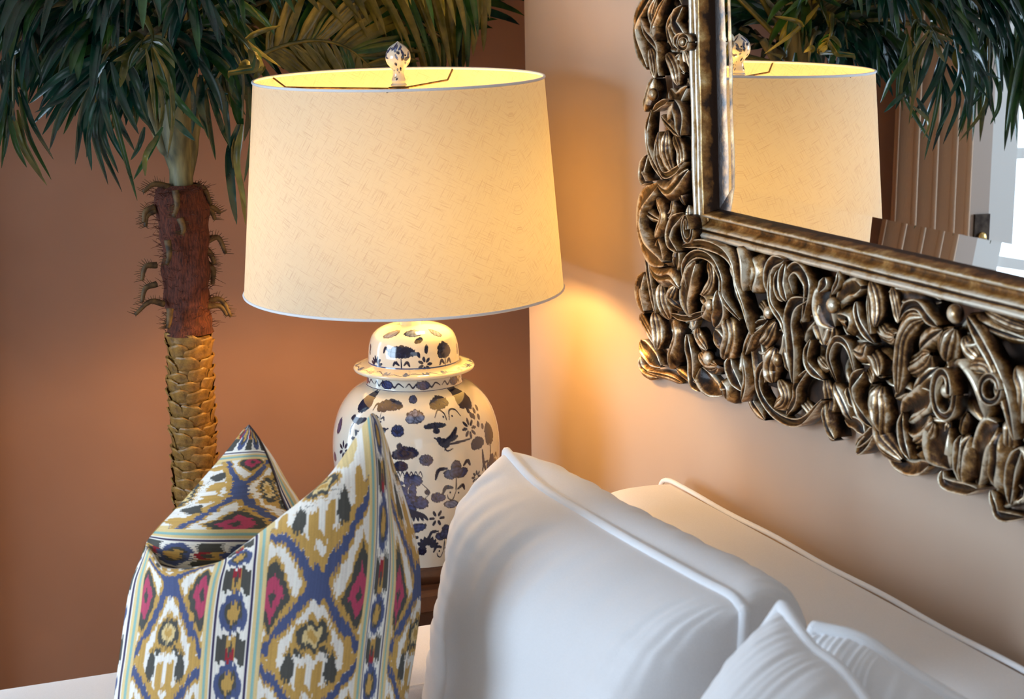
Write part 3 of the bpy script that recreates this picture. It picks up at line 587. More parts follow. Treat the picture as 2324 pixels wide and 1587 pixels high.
# ------------------------------------------------------------------ ikat pillow
IC = {k: np.array(lin(v)) for k, v in dict(w=(250, 242, 230), g=(206, 162, 86), b=(82, 92, 132), c=(82, 80, 74), p=(196, 74, 104), t=(150, 190, 182), r=(168, 44, 56), v=(58, 46, 84), lg=(234, 206, 146)).items()}
def ikat(Ux, Vy, seed=0):
    rg = np.random.default_rng(seed); jit = rg.uniform(-1, 1, 4096)
    colid = np.floor(Ux / 7).astype(int) % 4096; j = jit[colid]; j2 = jit[(np.floor(Ux / 21).astype(int) * 7 + 13) % 4096]
    Vj = Vy + j * 17 + j2 * 13
    u = (Ux + 440) % 880 - 440; ax = abs(u); dv = (Vj - 970 + 380) % 760 - 380
    c = np.empty(Ux.shape + (3,)); c[:] = IC['w']
    def P(m, k): c[m] = IC[k]
    wide = ax < 270
    dvn = np.abs(dv)
    lineup = 26 + 232 * (dvn / 300) ** 1.25; linedn = 26 + 250 * (dvn / 380) ** 1.1
    lc = np.where(dv < 0, lineup, linedn); dist = np.abs(ax - lc)
    # pink diamonds in charcoal and gold
    dm = np.abs(ax - 235) / 58 + np.abs(dv - 62) / 118
    P(wide & (dm < 2.05), 'g'); P(wide & (dm < 1.75), 'c'); P(wide & (dm < 1.12), 'p'); P(wide & (dm < .38) , 'c')
    # inside the V above the crossing
    ins = (ax < lc - 45)
    P(wide & ins & (dv < -40) & (dv > -330), 'w'); P(wide & (dv < 0) & ins & (ax < 62) & (dv > -215), 'g'); P(wide & (dv < 0) & ins & (ax < 34) & (dv > -175) & (dv < -105), 'w')
    P(wide & (dv < 0) & (ax < 70) & (ax > 16) & (dv > -330) & (dv < -215), 'g')
    P(wide & (dv < -60) & (ax > lc - 95) & (ax < lc - 30), 'g')
    # below the crossing: cream tent, gold and charcoal arches, pink heart
    P(wide & (dv > 0) & ins, 'w')
    a2 = (dv - 150) * .62 
    P(wide & (dv > 150) & (ax < a2 + 14), 'g'); P(wide & (dv > 215) & (ax < a2 - 34), 'c'); P(wide & (dv > 300) & (ax < a2 - 92), 'g'); P(wide & (dv > 150) & (ax < 10), 'g')
    P(wide & (dist < 54) & (dv > -60), 'g'); P(wide & (dist < 50) & (dv < -60) & (ax > lc), 'g')
    P(wide & (dist < 29), 'b'); P(wide & (dvn < 36) & (ax < 60), 'b'); P(wide & (dvn < 80) & (ax < 34), 'b')
    top_ = wide & (Vj < 585); P(top_, 'w'); P(top_ & (((ax - 150) / 60) ** 2 + ((Vj - 330) / 110) ** 2 < 1), 'lg'); P(top_ & (ax < 40) & (Vj < 420) & (Vj > 330), 'g'); P(top_ & (ax > 246) & (Vj > 200), 'lg')
    # drops
    dd = (Vj - 648 + 380) % 760 - 380
    dr_ = ((ax - 118) / (34 * (1 + dd / 170).clip(.25, 1.4))) ** 2 + (dd / 84) ** 2
    P(wide & (dr_ < 1.0), 'c'); P(wide & (((ax - 205) / 26) ** 2 + ((dd + 60) / 90) ** 2 < 1), 'g')
    d3 = (Vj - 480 + 380) % 760 - 380
    bl_ = (ax / 88) ** 2 + (d3 / 78) ** 2; P(wide & (bl_ < 1.5), 'g'); P(wide & (bl_ < 1.0) , 'c'); P(wide & (bl_ < .40), 'lg'); P(wide & (bl_ < .12), 'g')
    # stripes beside the wide panels
    s0 = ax - 270
    P((s0 >= 0) & (s0 < 22), 'lg'); P((s0 >= 22) & (s0 < 40), 't'); P((s0 >= 40) & (s0 < 58), 'lg'); P((s0 >= 58) & (s0 < 66), 'w'); P((s0 >= 66) & (s0 < 78), 'v')
    # narrow band
    nx = 440 - ax; nb = nx < 92; e = (Vj - 1130 + 190) % 380 - 190; par = (np.floor((Vj - 1130 + 190) / 380).astype(int) % 2)
    P(nb & (nx > 82), 'w')
    ring = np.sqrt((nx / 72) ** 2 + (e / 92) ** 2)
    P(nb & (ring < 1.12), 'b'); P(nb & (ring < .72), 'c'); P(nb & (ring < .5) & (e > -20), 'g'); P(nb & (nx < 18) & (e < -10) & (ring < .7), 'g'); P(nb & (nx < 20) & (abs(e + 112) < 40), 'b')
    e2 = np.abs(e) - 190
    P(nb & (np.abs(nx - 52) < 30) & (e2 > -70), 'c'); P(nb & (nx < 26) & (e2 > -66), 'g'); P(nb & (nx < 24) & (e2 > -66) & (par == 1), 'r'); P(nb & (nx < 12) & (e2 > -30), 'c')
    # thread colour variation
    return np.clip(c * (1 + .09 * jit[(np.floor(Ux / 3).astype(int) * 3 + 5) % 4096][..., None] + .05 * rg.uniform(-1, 1, Ux.shape)[..., None]), 0, 1)
def c7(x, y, d): return tuple(dep(240 + x * .4202, 920 + y * .4202, d))
D0 = 2.36
def sheetA():
    cols = [-1250, -1150, -880, -610, -440, -270, 0, 270, 440, 720, 900]
    # each row : (V, x positions, y positions, depth offsets)
    dbul = [.10, .055, .01, -.02, -.03, -.04, -.045, -.03, -.01, .05, .12]
    rows = [
      (2500, [60, 130, 290, 490, 620, 780, 1040, 1280, 1360, 1480, 1540], [2370] * 11, [.06 + d * .5 for d in dbul]),
      (2050, [20, 100, 275, 480, 620, 785, 1050, 1300, 1385, 1530, 1600], [2050] * 11, [.02 + d * .8 for d in dbul]),
      (1587, [45, 125, 300, 500, 650, 815, 1080, 1335, 1415, 1560, 1632], [1587] * 11, dbul),
      (1350, [75, 155, 325, 515, 668, 835, 1105, 1358, 1435, 1585, 1668], [1350] * 11, dbul),
      (1120, [105, 188, 348, 535, 690, 855, 1125, 1385, 1462, 1610, 1698], [1120] * 11, dbul),
      (960, [135, 205, 350, 560, 705, 868, 1145, 1405, 1482, 1620, 1702], [960] * 11, [d + .005 for d in dbul]),
      (850, [170, 220, 345, 580, 715, 875, 1160, 1418, 1495, 1610, 1690], [870, 885, 915, 895, 870, 850, 800, 780, 780, 790, 800], [d + .01 for d in dbul]),
      (700, [195, 232, 340, 590, 722, 885, 1168, 1424, 1500, 1575, 1645], [815, 835, 888, 862, 812, 735, 610, 560, 560, 580, 590], [d + .02 for d in dbul]),
      (520, [210, 242, 338, 592, 722, 890, 1172, 1420, 1492, 1535, 1572], [775, 800, 880, 852, 775, 655, 450, 330, 320, 345, 370], [.11, .08, .045, .02, .015, .01, .0, .02, .035, .07, .10]),
      (330, [222, 250, 340, 590, 715, 885, 1160, 1405, 1462, 1500, 1518], [760, 790, 885, 862, 780, 650, 425, 150, 120, 150, 190], [.13, .11, .085, .065, .06, .06, .05, .05, .06, .08, .10]),
      (230, [232, 262, 350, 590, 715, 885, 1160, 1398, 1435, 1462, 1480], [775, 810, 910, 905, 830, 700, 470, 95, 48, 58, 100], [.15, .14, .125, .11, .11, .11, .10, .075, .08, .09, .10]),
      (120, [245, 280, 370, 595, 720, 890, 1170, 1400, 1432, 1455, 1475], [830, 870, 980, 990, 930, 820, 600, 200, 70, 80, 130], [.16, .16, .16, .155, .155, .155, .15, .13, .11, .11, .12]),
    ]
    G = np.array([[[*c7(x, y, D0 + d)] for x, y, d in zip(r[1], r[2], r[3])] for r in rows])
    UV = np.array([[[c_, r[0]] for c_ in cols] for r in rows], float)
    nu, nv = 470, 520
    P = cr_grid(G, nv, nu); Q = cr_grid(UV, nv, nu)
    return P, Q
P, Q = sheetA()
ik = thing(empty('ikat_pillow', (-.78, -1.0, .445)), 'multicoloured ikat patterned pillow with chopped top standing against the sofa arm', 'pillow')
world_child(put('front_panel', grid_mesh('front_panel', P, colors=ikat(Q[..., 0], Q[..., 1])), m_ikat), ik)
# folded-over upper panel with the pointed corner
rowsB = [  # V along the fold, U from the tip downwards ; each row goes from left silhouette to the seam
    [(769, 106, .150), (771, 106, .150), (774, 107, .150), (777, 109, .150), (780, 112, .151)],
    [(728, 150, .150), (752, 152, .146), (778, 154, .144), (800, 160, .146), (822, 172, .152)],
    [(640, 262, .150), (700, 256, .138), (760, 252, .132), (820, 250, .138), (866, 256, .155)],
    [(520, 400, .150), (620, 385, .128), (720, 372, .120), (820, 365, .130), (912, 375, .160)],
    [(400, 535, .150), (520, 525, .118), (660, 512, .110), (810, 500, .125), (955, 510, .168)],
    [(300, 640, .150), (430, 640, .115), (600, 640, .105), (790, 636, .128), (1020, 640, .180)],
    [(238, 712, .148), (350, 728, .115), (540, 735, .108), (760, 735, .130), (1080, 740, .190)],
    [(215, 760, .140), (300, 815, .120), (500, 840, .120), (760, 840, .145), (1130, 850, .20)],
    [(222, 830, .155), (310, 900, .145), (500, 950, .145), (760, 960, .165), (1130, 980, .21)],
]
GB = np.array([[[*c7(x, y, D0 + d)] for x, y, d in r] for r in rowsB])
vU = [-500, -440, -345, -120, 60, 230, 345, 470, 600]
VB = [0, 180, 400, 620, 860]
UVB = np.array([[[vU[i], VB[j] + 500] for j in range(5)] for i in range(9)], float)
PB, QB = cr_grid(GB, 300, 220), cr_grid(UVB, 300, 220)
cB = ikat(QB[..., 0], QB[..., 1], 3)
world_child(put('upper_panel', grid_mesh('upper_panel', PB, colors=cB), m_ikat), ik)
# back of the pillow: sliver beyond the seam, then down to the seat
rowsC = [
    [(780, 112, .151), (781, 112, .155), (781, 112, .16), (780, 112, .165), (769, 106, .165), (769, 106, .150)],
    [(866, 256, .155), (880, 262, .165), (892, 262, .18), (880, 270, .20), (760, 270, .20), (640, 262, .150)],
    [(912, 375, .160), (938, 372, .175), (955, 370, .195), (940, 390, .225), (740, 400, .24), (520, 400, .150)],
    [(955, 510, .168), (1000, 470, .19), (1022, 480, .215), (990, 520, .25), (700, 540, .23), (400, 535, .150)],
    [(1080, 740, .190), (1150, 700, .21), (1180, 700, .24), (1000, 760, .235), (600, 780, .24), (238, 712, .148)],
    [(1300, 900, .22), (1420, 820, .22), (1500, 800, .25), (1100, 950, .245), (500, 980, .245), (175, 870, .15)],
    [(1500, 1120, .24), (1600, 1120, .20), (1640, 1120, .24), (1150, 1150, .25), (450, 1150, .245), (110, 1120, .12)],
    [(1480, 1587, .22), (1560, 1587, .18), (1600, 1587, .22), (1100, 1587, .24), (420, 1587, .235), (55, 1587, .12)],
    [(1400, 2370, .15), (1480, 2370, .12), (1500, 2370, .14), (1000, 2370, .20), (400, 2370, .18), (80, 2370, .10)],
]
GC = np.array([[[*c7(x, y, D0 + d)] for x, y, d in r] for r in rowsC])
UVC = np.array([[[500 + 130 * j, 90 * i + 100] for j in range(6)] for i in range(9)], float)
PC, QC = cr_grid(GC, 160, 120), cr_grid(UVC, 160, 120)
world_child(put('back_panel', grid_mesh('back_panel', PC, colors=ikat(QC[..., 0], QC[..., 1], 5)), m_ikat), ik)
q = MB(); sd_ = [c7(x, y, D0 + d - .002) for x, y, d in ((772, 107, .15), (822, 172, .152), (866, 256, .155), (912, 375, .160), (955, 510, .168), (1000, 610, .178))]
q.tube([tuple(p) for p in cr(sd_, 50)], .0013, 6); world_child(q.build('seam', mat('seam_thread', lin((70, 56, 60)), .8)), ik)

# ------------------------------------------------------------------ carved mirror
MN = V((-math.cos(.012), 0, math.sin(.012))); MO = V((-.10, -1, 1.2)); MW = V((.0, 0, 1)); 
def onm(px, py, off=0.0):
    d = ray(px, py); o = MO + MN * off; t = (o - CAM).dot(MN) / d.dot(MN); return CAM + d * t
mirror = thing(empty('carved_mirror', (-.05, -1.45, 1.6)), 'wall mirror in a deeply carved antique gilt frame of leaves and scrolls', 'mirror')
O0 = onm(1574, 538, .022); EA = (onm(2324, 731, .022) - O0).normalized(); EB = (onm(1561, 0, .022) - O0).normalized()
O0 = O0 - MN * .022
MWD, MHT = 1.30, 1.20               # outer size of the moulding
def fr(a, b, off=0.0): return O0 + EA * a + EB * b + MN * off
prof = [(0, -.03), (0, .016), (.002, .022), (.0055, .0245), (.009, .022), (.0105, .017), (.0125, .017), (.0135, .0205), (.0155, .0215), (.0175, .019), (.020, .013), (.024, .0095), (.028, .010), (.030, .017), (.0322, .0235), (.0345, .026), (.0368, .0235), (.040, .012), (.043, .0), (.043, -.006)]
wearp = [.2, .6, .9, 1.05, .9, .1, .05, .8, 1.0, .8, .45, .35, .45, .8, 1.1, .9, .48, .3, -.6, -.8]
def rail(name, p0, p1, q0, q1):
    # p0->p1 outer edge, q0->q1 inner edge (both in a,b), swept with mitred ends
    n = 60; P = np.empty((len(prof), n, 3)); Wv = np.empty((len(prof), n, 3)); rg = np.random.default_rng(len(name) + int(p1[0] * 7 + p1[1] * 13)); 
    for j, (w, h) in enumerate(prof):
        k = w / .043
        a0, b0 = p0[0] + (q0[0] - p0[0]) * k, p0[1] + (q0[1] - p0[1]) * k; a1, b1 = p1[0] + (q1[0] - p1[0]) * k, p1[1] + (q1[1] - p1[1]) * k
        for i in range(n):
            t = i / (n - 1); P[j, i] = fr(a0 + (a1 - a0) * t, b0 + (b1 - b0) * t, h + .0006 * math.sin(i * .9 + j)); Wv[j, i] = wearp[j]
    me = grid_mesh(name, P); a = me.attributes.new('wear', 'FLOAT', 'POINT'); a.data.foreach_set('value', Wv[..., 0].ravel().astype(np.float32))
    return world_child(put(name, me, m_rail), mirror)
w_ = .043
rail('moulding', (0, 0), (MWD, 0), (w_, w_), (MWD - w_, w_)); rail('moulding', (0, MHT), (0, 0), (w_, MHT - w_), (w_, w_))
rail('moulding', (MWD, 0), (MWD, MHT), (MWD - w_, w_), (MWD - w_, MHT - w_)); rail('moulding', (MWD, MHT), (0, MHT), (MWD - w_, MHT - w_), (w_, MHT - w_))
# bevelled glass
g0, bw = w_ - .004, .034
ga = [(g0, g0), (MWD - g0, g0), (MWD - g0, MHT - g0), (g0, MHT - g0)]; gb = [(g0 + bw, g0 + bw), (MWD - g0 - bw, g0 + bw), (MWD - g0 - bw, MHT - g0 - bw), (g0 + bw, MHT - g0 - bw)]
vv = [fr(a, b, .0030) for a, b in ga] + [fr(a, b, 0) for a, b in gb] + [fr(a, b, -.006) for a, b in ga]
world_child(pyd('glass', vv, [(4, 5, 6, 7), (0, 1, 5, 4), (1, 2, 6, 5), (2, 3, 7, 6), (3, 0, 4, 7), (1, 0, 8, 9), (2, 1, 9, 10), (3, 2, 10, 11), (0, 3, 11, 8), (11, 10, 9, 8)], m_mirror, smooth=False), mirror)
# rough ground behind the carving
BA, BBW = .125, .185
q = MB()
def gnd(a0, b0, a1, b1, na, nb):
    P = [[fr(a0 + (a1 - a0) * i / na, b0 + (b1 - b0) * j / nb, -.015 + .004 * math.sin(i * 1.7 + j) * math.cos(j * 1.3 + i * .4)) for i in range(na + 1)] for j in range(nb + 1)]
    v = [p for r in P for p in r]; f = [(j * (na + 1) + i, j * (na + 1) + i + 1, (j + 1) * (na + 1) + i + 1, (j + 1) * (na + 1) + i) for j in range(nb) for i in range(na)]
    q.add(v, f)
gnd(-BA, -BBW, MWD + BA, .0, 60, 10); gnd(-BA, MHT, MWD + BA, MHT + BA, 60, 8); gnd(-BA, 0, 0, MHT, 8, 50); gnd(MWD, 0, MWD + BA, MHT, 8, 50)
world_child(q.build('carving_ground', m_giltdark), mirror)
q = MB(); c_ = [fr(a, b, -.012) for a, b in ((-.03, -.03), (MWD + .03, -.03), (MWD + .03, MHT + .03), (-.03, MHT + .03))]; d_ = [V((XR - .001, p.y, p.z)) for p in c_]
q.add(c_ + d_, [(3, 2, 1, 0), (4, 5, 6, 7), (0, 1, 5, 4), (1, 2, 6, 5), (2, 3, 7, 6), (3, 0, 4, 7)]); world_child(q.build('backing_board', m_wood, smooth=False), mirror)

CARVE = []                          # every carved piece: (name, mesh)
def stroke(style, pts, w, name, NV=24, taper=(.25, .25), H=1.0):
    """pts: world points already lying over the frame; w: full width (m)"""
    C = cr([tuple(p) for p in pts], NV); nrm = np.array(MN)
    T = np.gradient(C, axis=0); T /= np.linalg.norm(T, axis=1)[:, None] + 1e-9
    B = np.cross(np.tile(nrm, (NV, 1)), T); B /= np.linalg.norm(B, axis=1)[:, None] + 1e-9
    t = np.linspace(0, 1, NV); rg = RNG
    wp = np.minimum(1, (t + .015) / max(taper[0], .01)) ** .6 * np.minimum(1, (1 - t + .015) / max(taper[1], .01)) ** .6
    tw = rg.uniform(-.5, .5) + rg.uniform(-.5, .5) * np.sin(t * math.pi)
    if style == 'L':
        bs = np.array([-1, -1, -.82, -.6, -.42, -.3, -.08, .08, .3, .42, .6, .82, 1, 1]); 
        hs = np.array([-.9, .0, .34, .42, .66, .62, .92, .92, .62, .66, .42, .34, .0, -.9]); ws = np.array([0, .35, .75, .25, .85, .25, .9, .9, .25, .85, .25, .75, .35, 0])
        k = rg.integers(0, 3)
        if k == 0: hs = np.array([-.9, .05, .30, .50, .68, .78, .42, .42, .78, .68, .50, .30, .05, -.9]); ws = np.array([0, .4, .5, .6, .8, .95, .02, .02, .95, .8, .6, .5, .4, 0])
        if k == 1: hs = np.array([-.9, .5, .62, .40, .30, .26, .24, .24, .26, .30, .42, .66, .5, -.9]); ws = np.array([0, .9, 1., .5, .4, .3, .2, .2, .3, .4, .5, 1., .9, 0])
        hh = w * .42 * H
    else:
        bs = np.array([-1, -1, -.88, -.7, -.5, -.25, 0, .25, .5, .7, .88, 1, 1]); hs = np.array([-1.1, .55, .72, .5, .2, .06, .0, .06, .2, .5, .72, .55, -1.1]); ws = np.array([0, .85, 1.05, .6, .3, .2, .12, .2, .3, .6, 1.05, .85, 0])
        hh = w * .62 * H
    skirt = np.where(hs < -.5, -1.0, 0)
    P = np.empty((len(bs), NV, 3)); Wr = np.empty((len(bs), NV), np.float32); curl = .010 * (t ** 3) * rg.uniform(-.5, 1.2)
    for j in range(len(bs)):
        h = hs[j] * hh * (wp ** .7) if skirt[j] == 0 else np.full(NV, -.012)
        side = bs[j] * w / 2 * wp
        P[j] = C + B * side[:, None] + nrm * (h + (side * np.tan(tw) * .6 if skirt[j] == 0 else 0) + (curl if skirt[j] == 0 else 0))[:, None]
        Wr[j] = ws[j] * (1 - .25 * np.exp(-t / .08)) * (1 if skirt[j] == 0 else 0)
    me = grid_mesh(name, P); a = me.attributes.new('wear', 'FLOAT', 'POINT'); a.data.foreach_set('value', Wr.ravel()); me.flip_normals()
    world_child(put(name, me, m_gilt), mirror)
def bead(c, ry, rz, rx):
    q = MB(); q.ball(c, (rx, ry, rz), 18, 12); me = bpy.data.meshes.new('carved_bead'); me.from_pydata(q.v, [], q.f); me.update()
    a = me.attributes.new('wear', 'FLOAT', 'POINT'); a.data.foreach_set('value', np.array([.35 + .6 * max(0, (c[0] - v[0]) / rx) for v in q.v], np.float32))
    world_child(put('carved_bead', me, m_gilt), mirror)
def offpx(x, y):                    # the relief falls back towards the wall at the outer edge
    yb = 538 + (x - 1574) * .257; fl = max(0, (1561 - x) / 110); fb = max(0, (y - yb) / (300 + (x - 1574) * .15)); f = max(min(fl, 1.2), min(fb, 1.2))
    return .014 - .030 * f ** 1.6
def tr_(ox, oy, sc): return lambda x, y: (ox + x / sc, oy + y / sc)
K = {'D': tr_(1400, 0, 3.608), 'A': tr_(1400, 420, 3.306), 'B': tr_(1700, 560, 3.606), 'C': tr_(1960, 640, 2.835)}
ST = """
D L 90 -20,-40 ; 200,60 190,150 185,350 270,620
D L 90 300,-60 190,150 185,330 250,560
D L 70 330,-20 300,120 340,280 300,400
D R 60 205,150 270,280 360,400 372,620
D L 60 280,400 300,500 330,640
D L 60 410,-20 360,110 330,240 390,340
D L 50 500,90 430,220 460,390
D R 45 545,50 495,180 550,310
D L 40 470,110 460,240 500,380
D R 50 520,400 505,330 560,300 580,360
D L 85 420,440 480,560 500,700
D L 70 530,440 520,510 570,600
D L 110 440,740 510,815 580,715
D L 110 330,630 300,770 290,910
D R 45 290,900 265,1100 290,1270 370,1470
D R 45 300,910 380,850 470,825
D L 80 370,950 450,1030 540,1120
D R 60 480,820 540,950 575,1110
D L 70 420,900 500,880 560,990
D L 85 350,1080 370,1300 450,1440
D L 85 420,1070 415,1250 480,1420
D L 85 480,1110 540,1240 560,1370
D R 50 330,1160 335,1290 400,1430 500,1400 590,1320
D R 60 260,1270 238,1430 300,1490
D L 130 340,1490 440,1570 520,1500 585,1390
D L 70 520,1450 540,1550 560,1680
A L 105 320,-10 215,130 205,320 265,500 380,590
A L 60 250,70 235,190 320,270
A L 60 310,100 365,230 315,390
A L 60 440,90 430,200 380,260
A L 85 320,400 350,480 410,570
A R 50 510,215 440,290 420,400 480,500
A L 130 250,590 340,690 440,690 510,770
A R 30 225,470 260,700 330,960
A L 80 215,660 190,800 260,950
A L 75 340,740 350,880 390,1010
A L 75 450,750 425,840 480,930
A L 85 185,970 240,1060 340,1210
A L 85 180,1170 260,1260 340,1360
A L 80 185,1290 220,1380 340,1440
A L 75 290,950 320,1080 360,1230
A L 100 440,1010 480,1120 450,1250 430,1370
A R 62 500,460 640,440 800,490 890,590 925,750 980,900 1035,1120
A R 60 530,790 515,620 600,520 720,550 800,690 815,850 940,1010
A L 95 600,580 560,720 540,850 565,990
A L 65 700,570 735,700 690,820
A L 110 650,830 730,880 690,990
A R 40 410,970 540,1000 690,950
A R 50 765,790 790,950 735,1070
A L 120 940,490 985,600 990,800
A L 110 1050,540 1095,650 1070,800
A L 85 610,1070 640,1160 710,1240
A L 80 740,1090 800,1180 830,1260
A L 115 840,990 880,1120 850,1300
A R 50 535,1120 580,1300 600,1450 670,1540
A L 120 630,1260 700,1350 810,1360
A L 90 640,1370 700,1480 800,1570
A R 50 860,1290 880,1400 970,1540
A L 80 800,1470 850,1540 840,1620
A R 50 955,1310 1040,1100 1140,1010
A R 50 955,1250 1000,1450 990,1620
A L 80 450,1370 540,1440 650,1510
A L 55 230,1400 400,1435 550,1480
A L 60 450,620 470,560 460,480
A L 80 1080,1180 1100,1330 1150,1480
B R 60 205,460 178,250 230,130 340,105
B R 40 245,190 250,350 340,440
B R 40 305,130 288,300 345,440
B R 60 365,390 338,250 390,170 455,200 520,330 480,610
B L 105 400,140 470,250 545,400 530,570
B L 90 100,460 160,520 205,590
B L 90 20,510 60,620 150,600
B R 48 185,190 200,450 290,600 325,740
B R 60 485,430 390,470 355,620 388,850 402,1110
B L 70 565,570 465,660 430,850 425,960
B L 105 600,370 585,550 625,800
B L 130 680,360 650,500 710,660
B L 115 730,440 850,340 970,330
B L 115 740,560 850,600 800,700
B R 28 740,200 732,290 665,390
B R 36 625,250 640,370
B L 95 700,640 670,800
B L 90 1005,280 1060,450 1100,650
B R 48 885,450 920,620 1010,790
B R 32 980,390 1005,600 1055,710
B L 110 1050,670 1150,730 1250,700
B R 48 725,1110 665,900 720,760 820,820 885,1090
B L 120 870,850 960,880 1030,800
B L 125 1050,840 1105,950 1140,1070
B L 110 990,1000 1085,1110
B R 68 955,1010 885,1120 920,1300 1030,1470
B L 135 1105,1130 1085,1300 1160,1520
B L 110 230,610 180,720 120,790
B L 100 290,690 240,820 200,900
B L 125 230,820 205,980 245,1110
B L 90 310,820 370,1030
B L 70 255,1090 320,1230 285,1310
B R 60 195,920 105,1000 105,1180 240,1370 450,1435 650,1250
B R 48 495,1000 405,1130 385,1260 290,1390
B R 48 512,760 495,950 605,1090
B L 90 420,1230 500,1330 550,1410
B L 90 645,1070 690,1250 700,1360
B L 95 715,1110 800,1280 860,1420
B R 48 815,1150 880,1310
B L 105 635,1290 680,1450 770,1570
B R 60 1065,1470 980,1560 890,1630
B L 80 790,1410 900,1450 970,1530
B L 70 15,1140 60,1280 190,1410
B L 70 0,860 40,760 115,640
B L 80 580,900 620,960 680,1000
B L 80 1180,330 1220,480 1280,620
C L 95 170,75 300,90 490,125
C R 60 235,245 290,160 370,150 450,230 530,280
C L 95 410,225 330,240 268,350 250,520 240,710
C L 105 690,210 850,300 1060,380
C L 95 790,190 950,270 1070,310
C R 60 675,220 780,380 880,560 960,760 1015,1010
C L 88 375,430 450,360 550,305
C L 92 545,510 560,400 595,300
C L 98 770,515 690,440 650,350
C L 108 285,580 400,520 490,460
C L 108 340,700 430,610 480,555
C L 200 610,550 740,700 810,900
C L 135 690,550 820,560 890,650
C L 95 215,745 300,700 360,700
C L 125 265,870 380,780 480,715
C L 108 295,945 400,900 490,815
C L 108 335,1030 430,960 510,895
C L 98 345,1110 430,1050 490,985
C R 38 260,840 270,1000 325,1140
C L 58 562,890 545,1010
C L 58 675,840 630,990
C L 145 565,920 515,1050 560,1200
C R 48 640,990 628,1130 645,1290
C L 118 705,990 688,1130 700,1300
C R 85 515,1215 540,1290 660,1325 780,1330
C L 128 875,920 800,1020 755,1300
C L 145 905,970 905,1150 880,1320
C L 78 950,890 965,1070
C L 118 105,680 130,820 150,1000 300,1140
C R 60 95,930 50,1020 -10,1100
C L 88 160,1110 320,1195 470,1170
C R 60 825,1340 860,1430 900,1500 1060,1510
C L 115 870,1410 980,1350 1040,1360
C R 48 1025,1070 975,1200 960,1430
C L 135 1010,1070 1065,1200 1040,1400
C L 95 115,270 170,340 250,350
C L 80 20,430 90,500 150,600
C L 100 1000,540 1060,700 1080,900
C L 90 860,640 930,760 960,860
"""
for ln in ST.strip().splitlines():
    if ';' in ln: continue
    p = ln.split(); tf = K[p[0]]; wpx = float(p[2]) / {'D': 3.608, 'A': 3.306, 'B': 3.606, 'C': 2.835}[p[0]]
    px = [tf(*map(float, s_.split(','))) for s_ in p[3:]]
    lift = {'L': random.uniform(-.006, .006), 'R': random.uniform(.004, .012)}[p[1]]
    pts = [onm(x, y, offpx(x, y) + lift) for x, y in px]
    depth_ = (pts[0] - CAM).dot(FW); T_ = np.array(pts[-1] - pts[0]); horizontal = abs(T_[1]) / (abs(T_[1]) + abs(T_[2]) + 1e-6)
    wm = wpx * depth_ / FPX * (1 + 1.2 * (1 - horizontal))      # seen width is foreshortened for upright pieces
    wm = min(wm, .055)
    stroke(p[1], pts, wm, 'carved_leaf' if p[1] == 'L' else 'carved_scroll')
for kk, x, y, r in (('D', 300, 775, 46), ('A', 700, 900, 40), ('B', 165, 540, 46), ('C', 592, 205, 56), ('D', 545, 345, 34), ('C', 540, 700, 44), ('B', 690, 480, 60), ('B', 240, 930, 50), ('A', 690, 1300, 50)):
    x_, y_ = K[kk](x, y); c = onm(x_, y_, offpx(x_, y_) + .014); d_ = (c - CAM).dot(FW); sc_ = {'D': 3.608, 'A': 3.306, 'B': 3.606, 'C': 2.835}[kk]
    rz = r / sc_ * d_ / FPX; bead(c, rz * 1.25, rz * 1.15, rz * .9)
for kk, x, y, ra, rb, w in (('C', 535, 722, 68, 145, 40), ('C', 825, 690, 62, 85, 30), ('D', 548, 345, 40, 55, 26), ('A', 540, 330, 34, 90, 26)):
    pts = []
    for a in np.linspace(0, 2 * math.pi, 13): x_, y_ = K[kk](x + ra * math.cos(a), y + rb * math.sin(a)); pts.append(onm(x_, y_, offpx(x_, y_) + .020))
    sc_ = {'D': 3.608, 'A': 3.306, 'B': 3.606, 'C': 2.835}[kk]; stroke('R', pts, w / sc_ * (pts[0] - CAM).dot(FW) / FPX * 1.4, 'carved_scroll', 30, (.02, .02))
# the carving goes on round the frame and fills the gaps between the larger pieces
def filler(a, b, s_, ang, lift):
    c = V((a, b)); d = V((math.cos(ang), math.sin(ang))) * s_; nn = V((-d.y, d.x)) * random.uniform(-.5, .5)
    out_ = max(-a, -b, a - MWD, b - MHT, 0) / .16; off = max(.008 - .026 * min(out_, 1.2) ** 1.5 + lift, -.020)
    pts = [fr(*(c - d), off - .006), fr(*(c + nn), off + .003), fr(*(c + d), off)]
    stroke(random.choice('LLR'), pts, s_ * random.uniform(.7, 1.1), random.choice(('carved_leaf', 'carved_leaf', 'carved_scroll')), 12)
for k in range(70):                 # gaps, lower level, visible stretch
    if k < 26: a, b = random.uniform(-.115, -.012), random.uniform(-.14, .36)
    else: a, b = random.uniform(-.1, .80), random.uniform(-.17, -.012)
    filler(a, b, random.uniform(.020, .032), random.uniform(0, 6.28), -.010)
for k in range(64):                 # out of the photograph: the right end, the upper stretch
    r_ = random.random()
    if r_ < .25: a, b = random.uniform(.82, MWD + .1), random.uniform(-.16, -.015)
    elif r_ < .5: a, b = random.uniform(-.1, -.02), random.uniform(.38, MHT)
    elif r_ < .75: a, b = random.uniform(MWD + .02, MWD + .1), random.uniform(0, MHT)
    else: a, b = random.uniform(-.1, MWD + .1), random.uniform(MHT + .02, MHT + .1)
    filler(a, b, random.uniform(.04, .07), random.uniform(0, 6.28), 0)

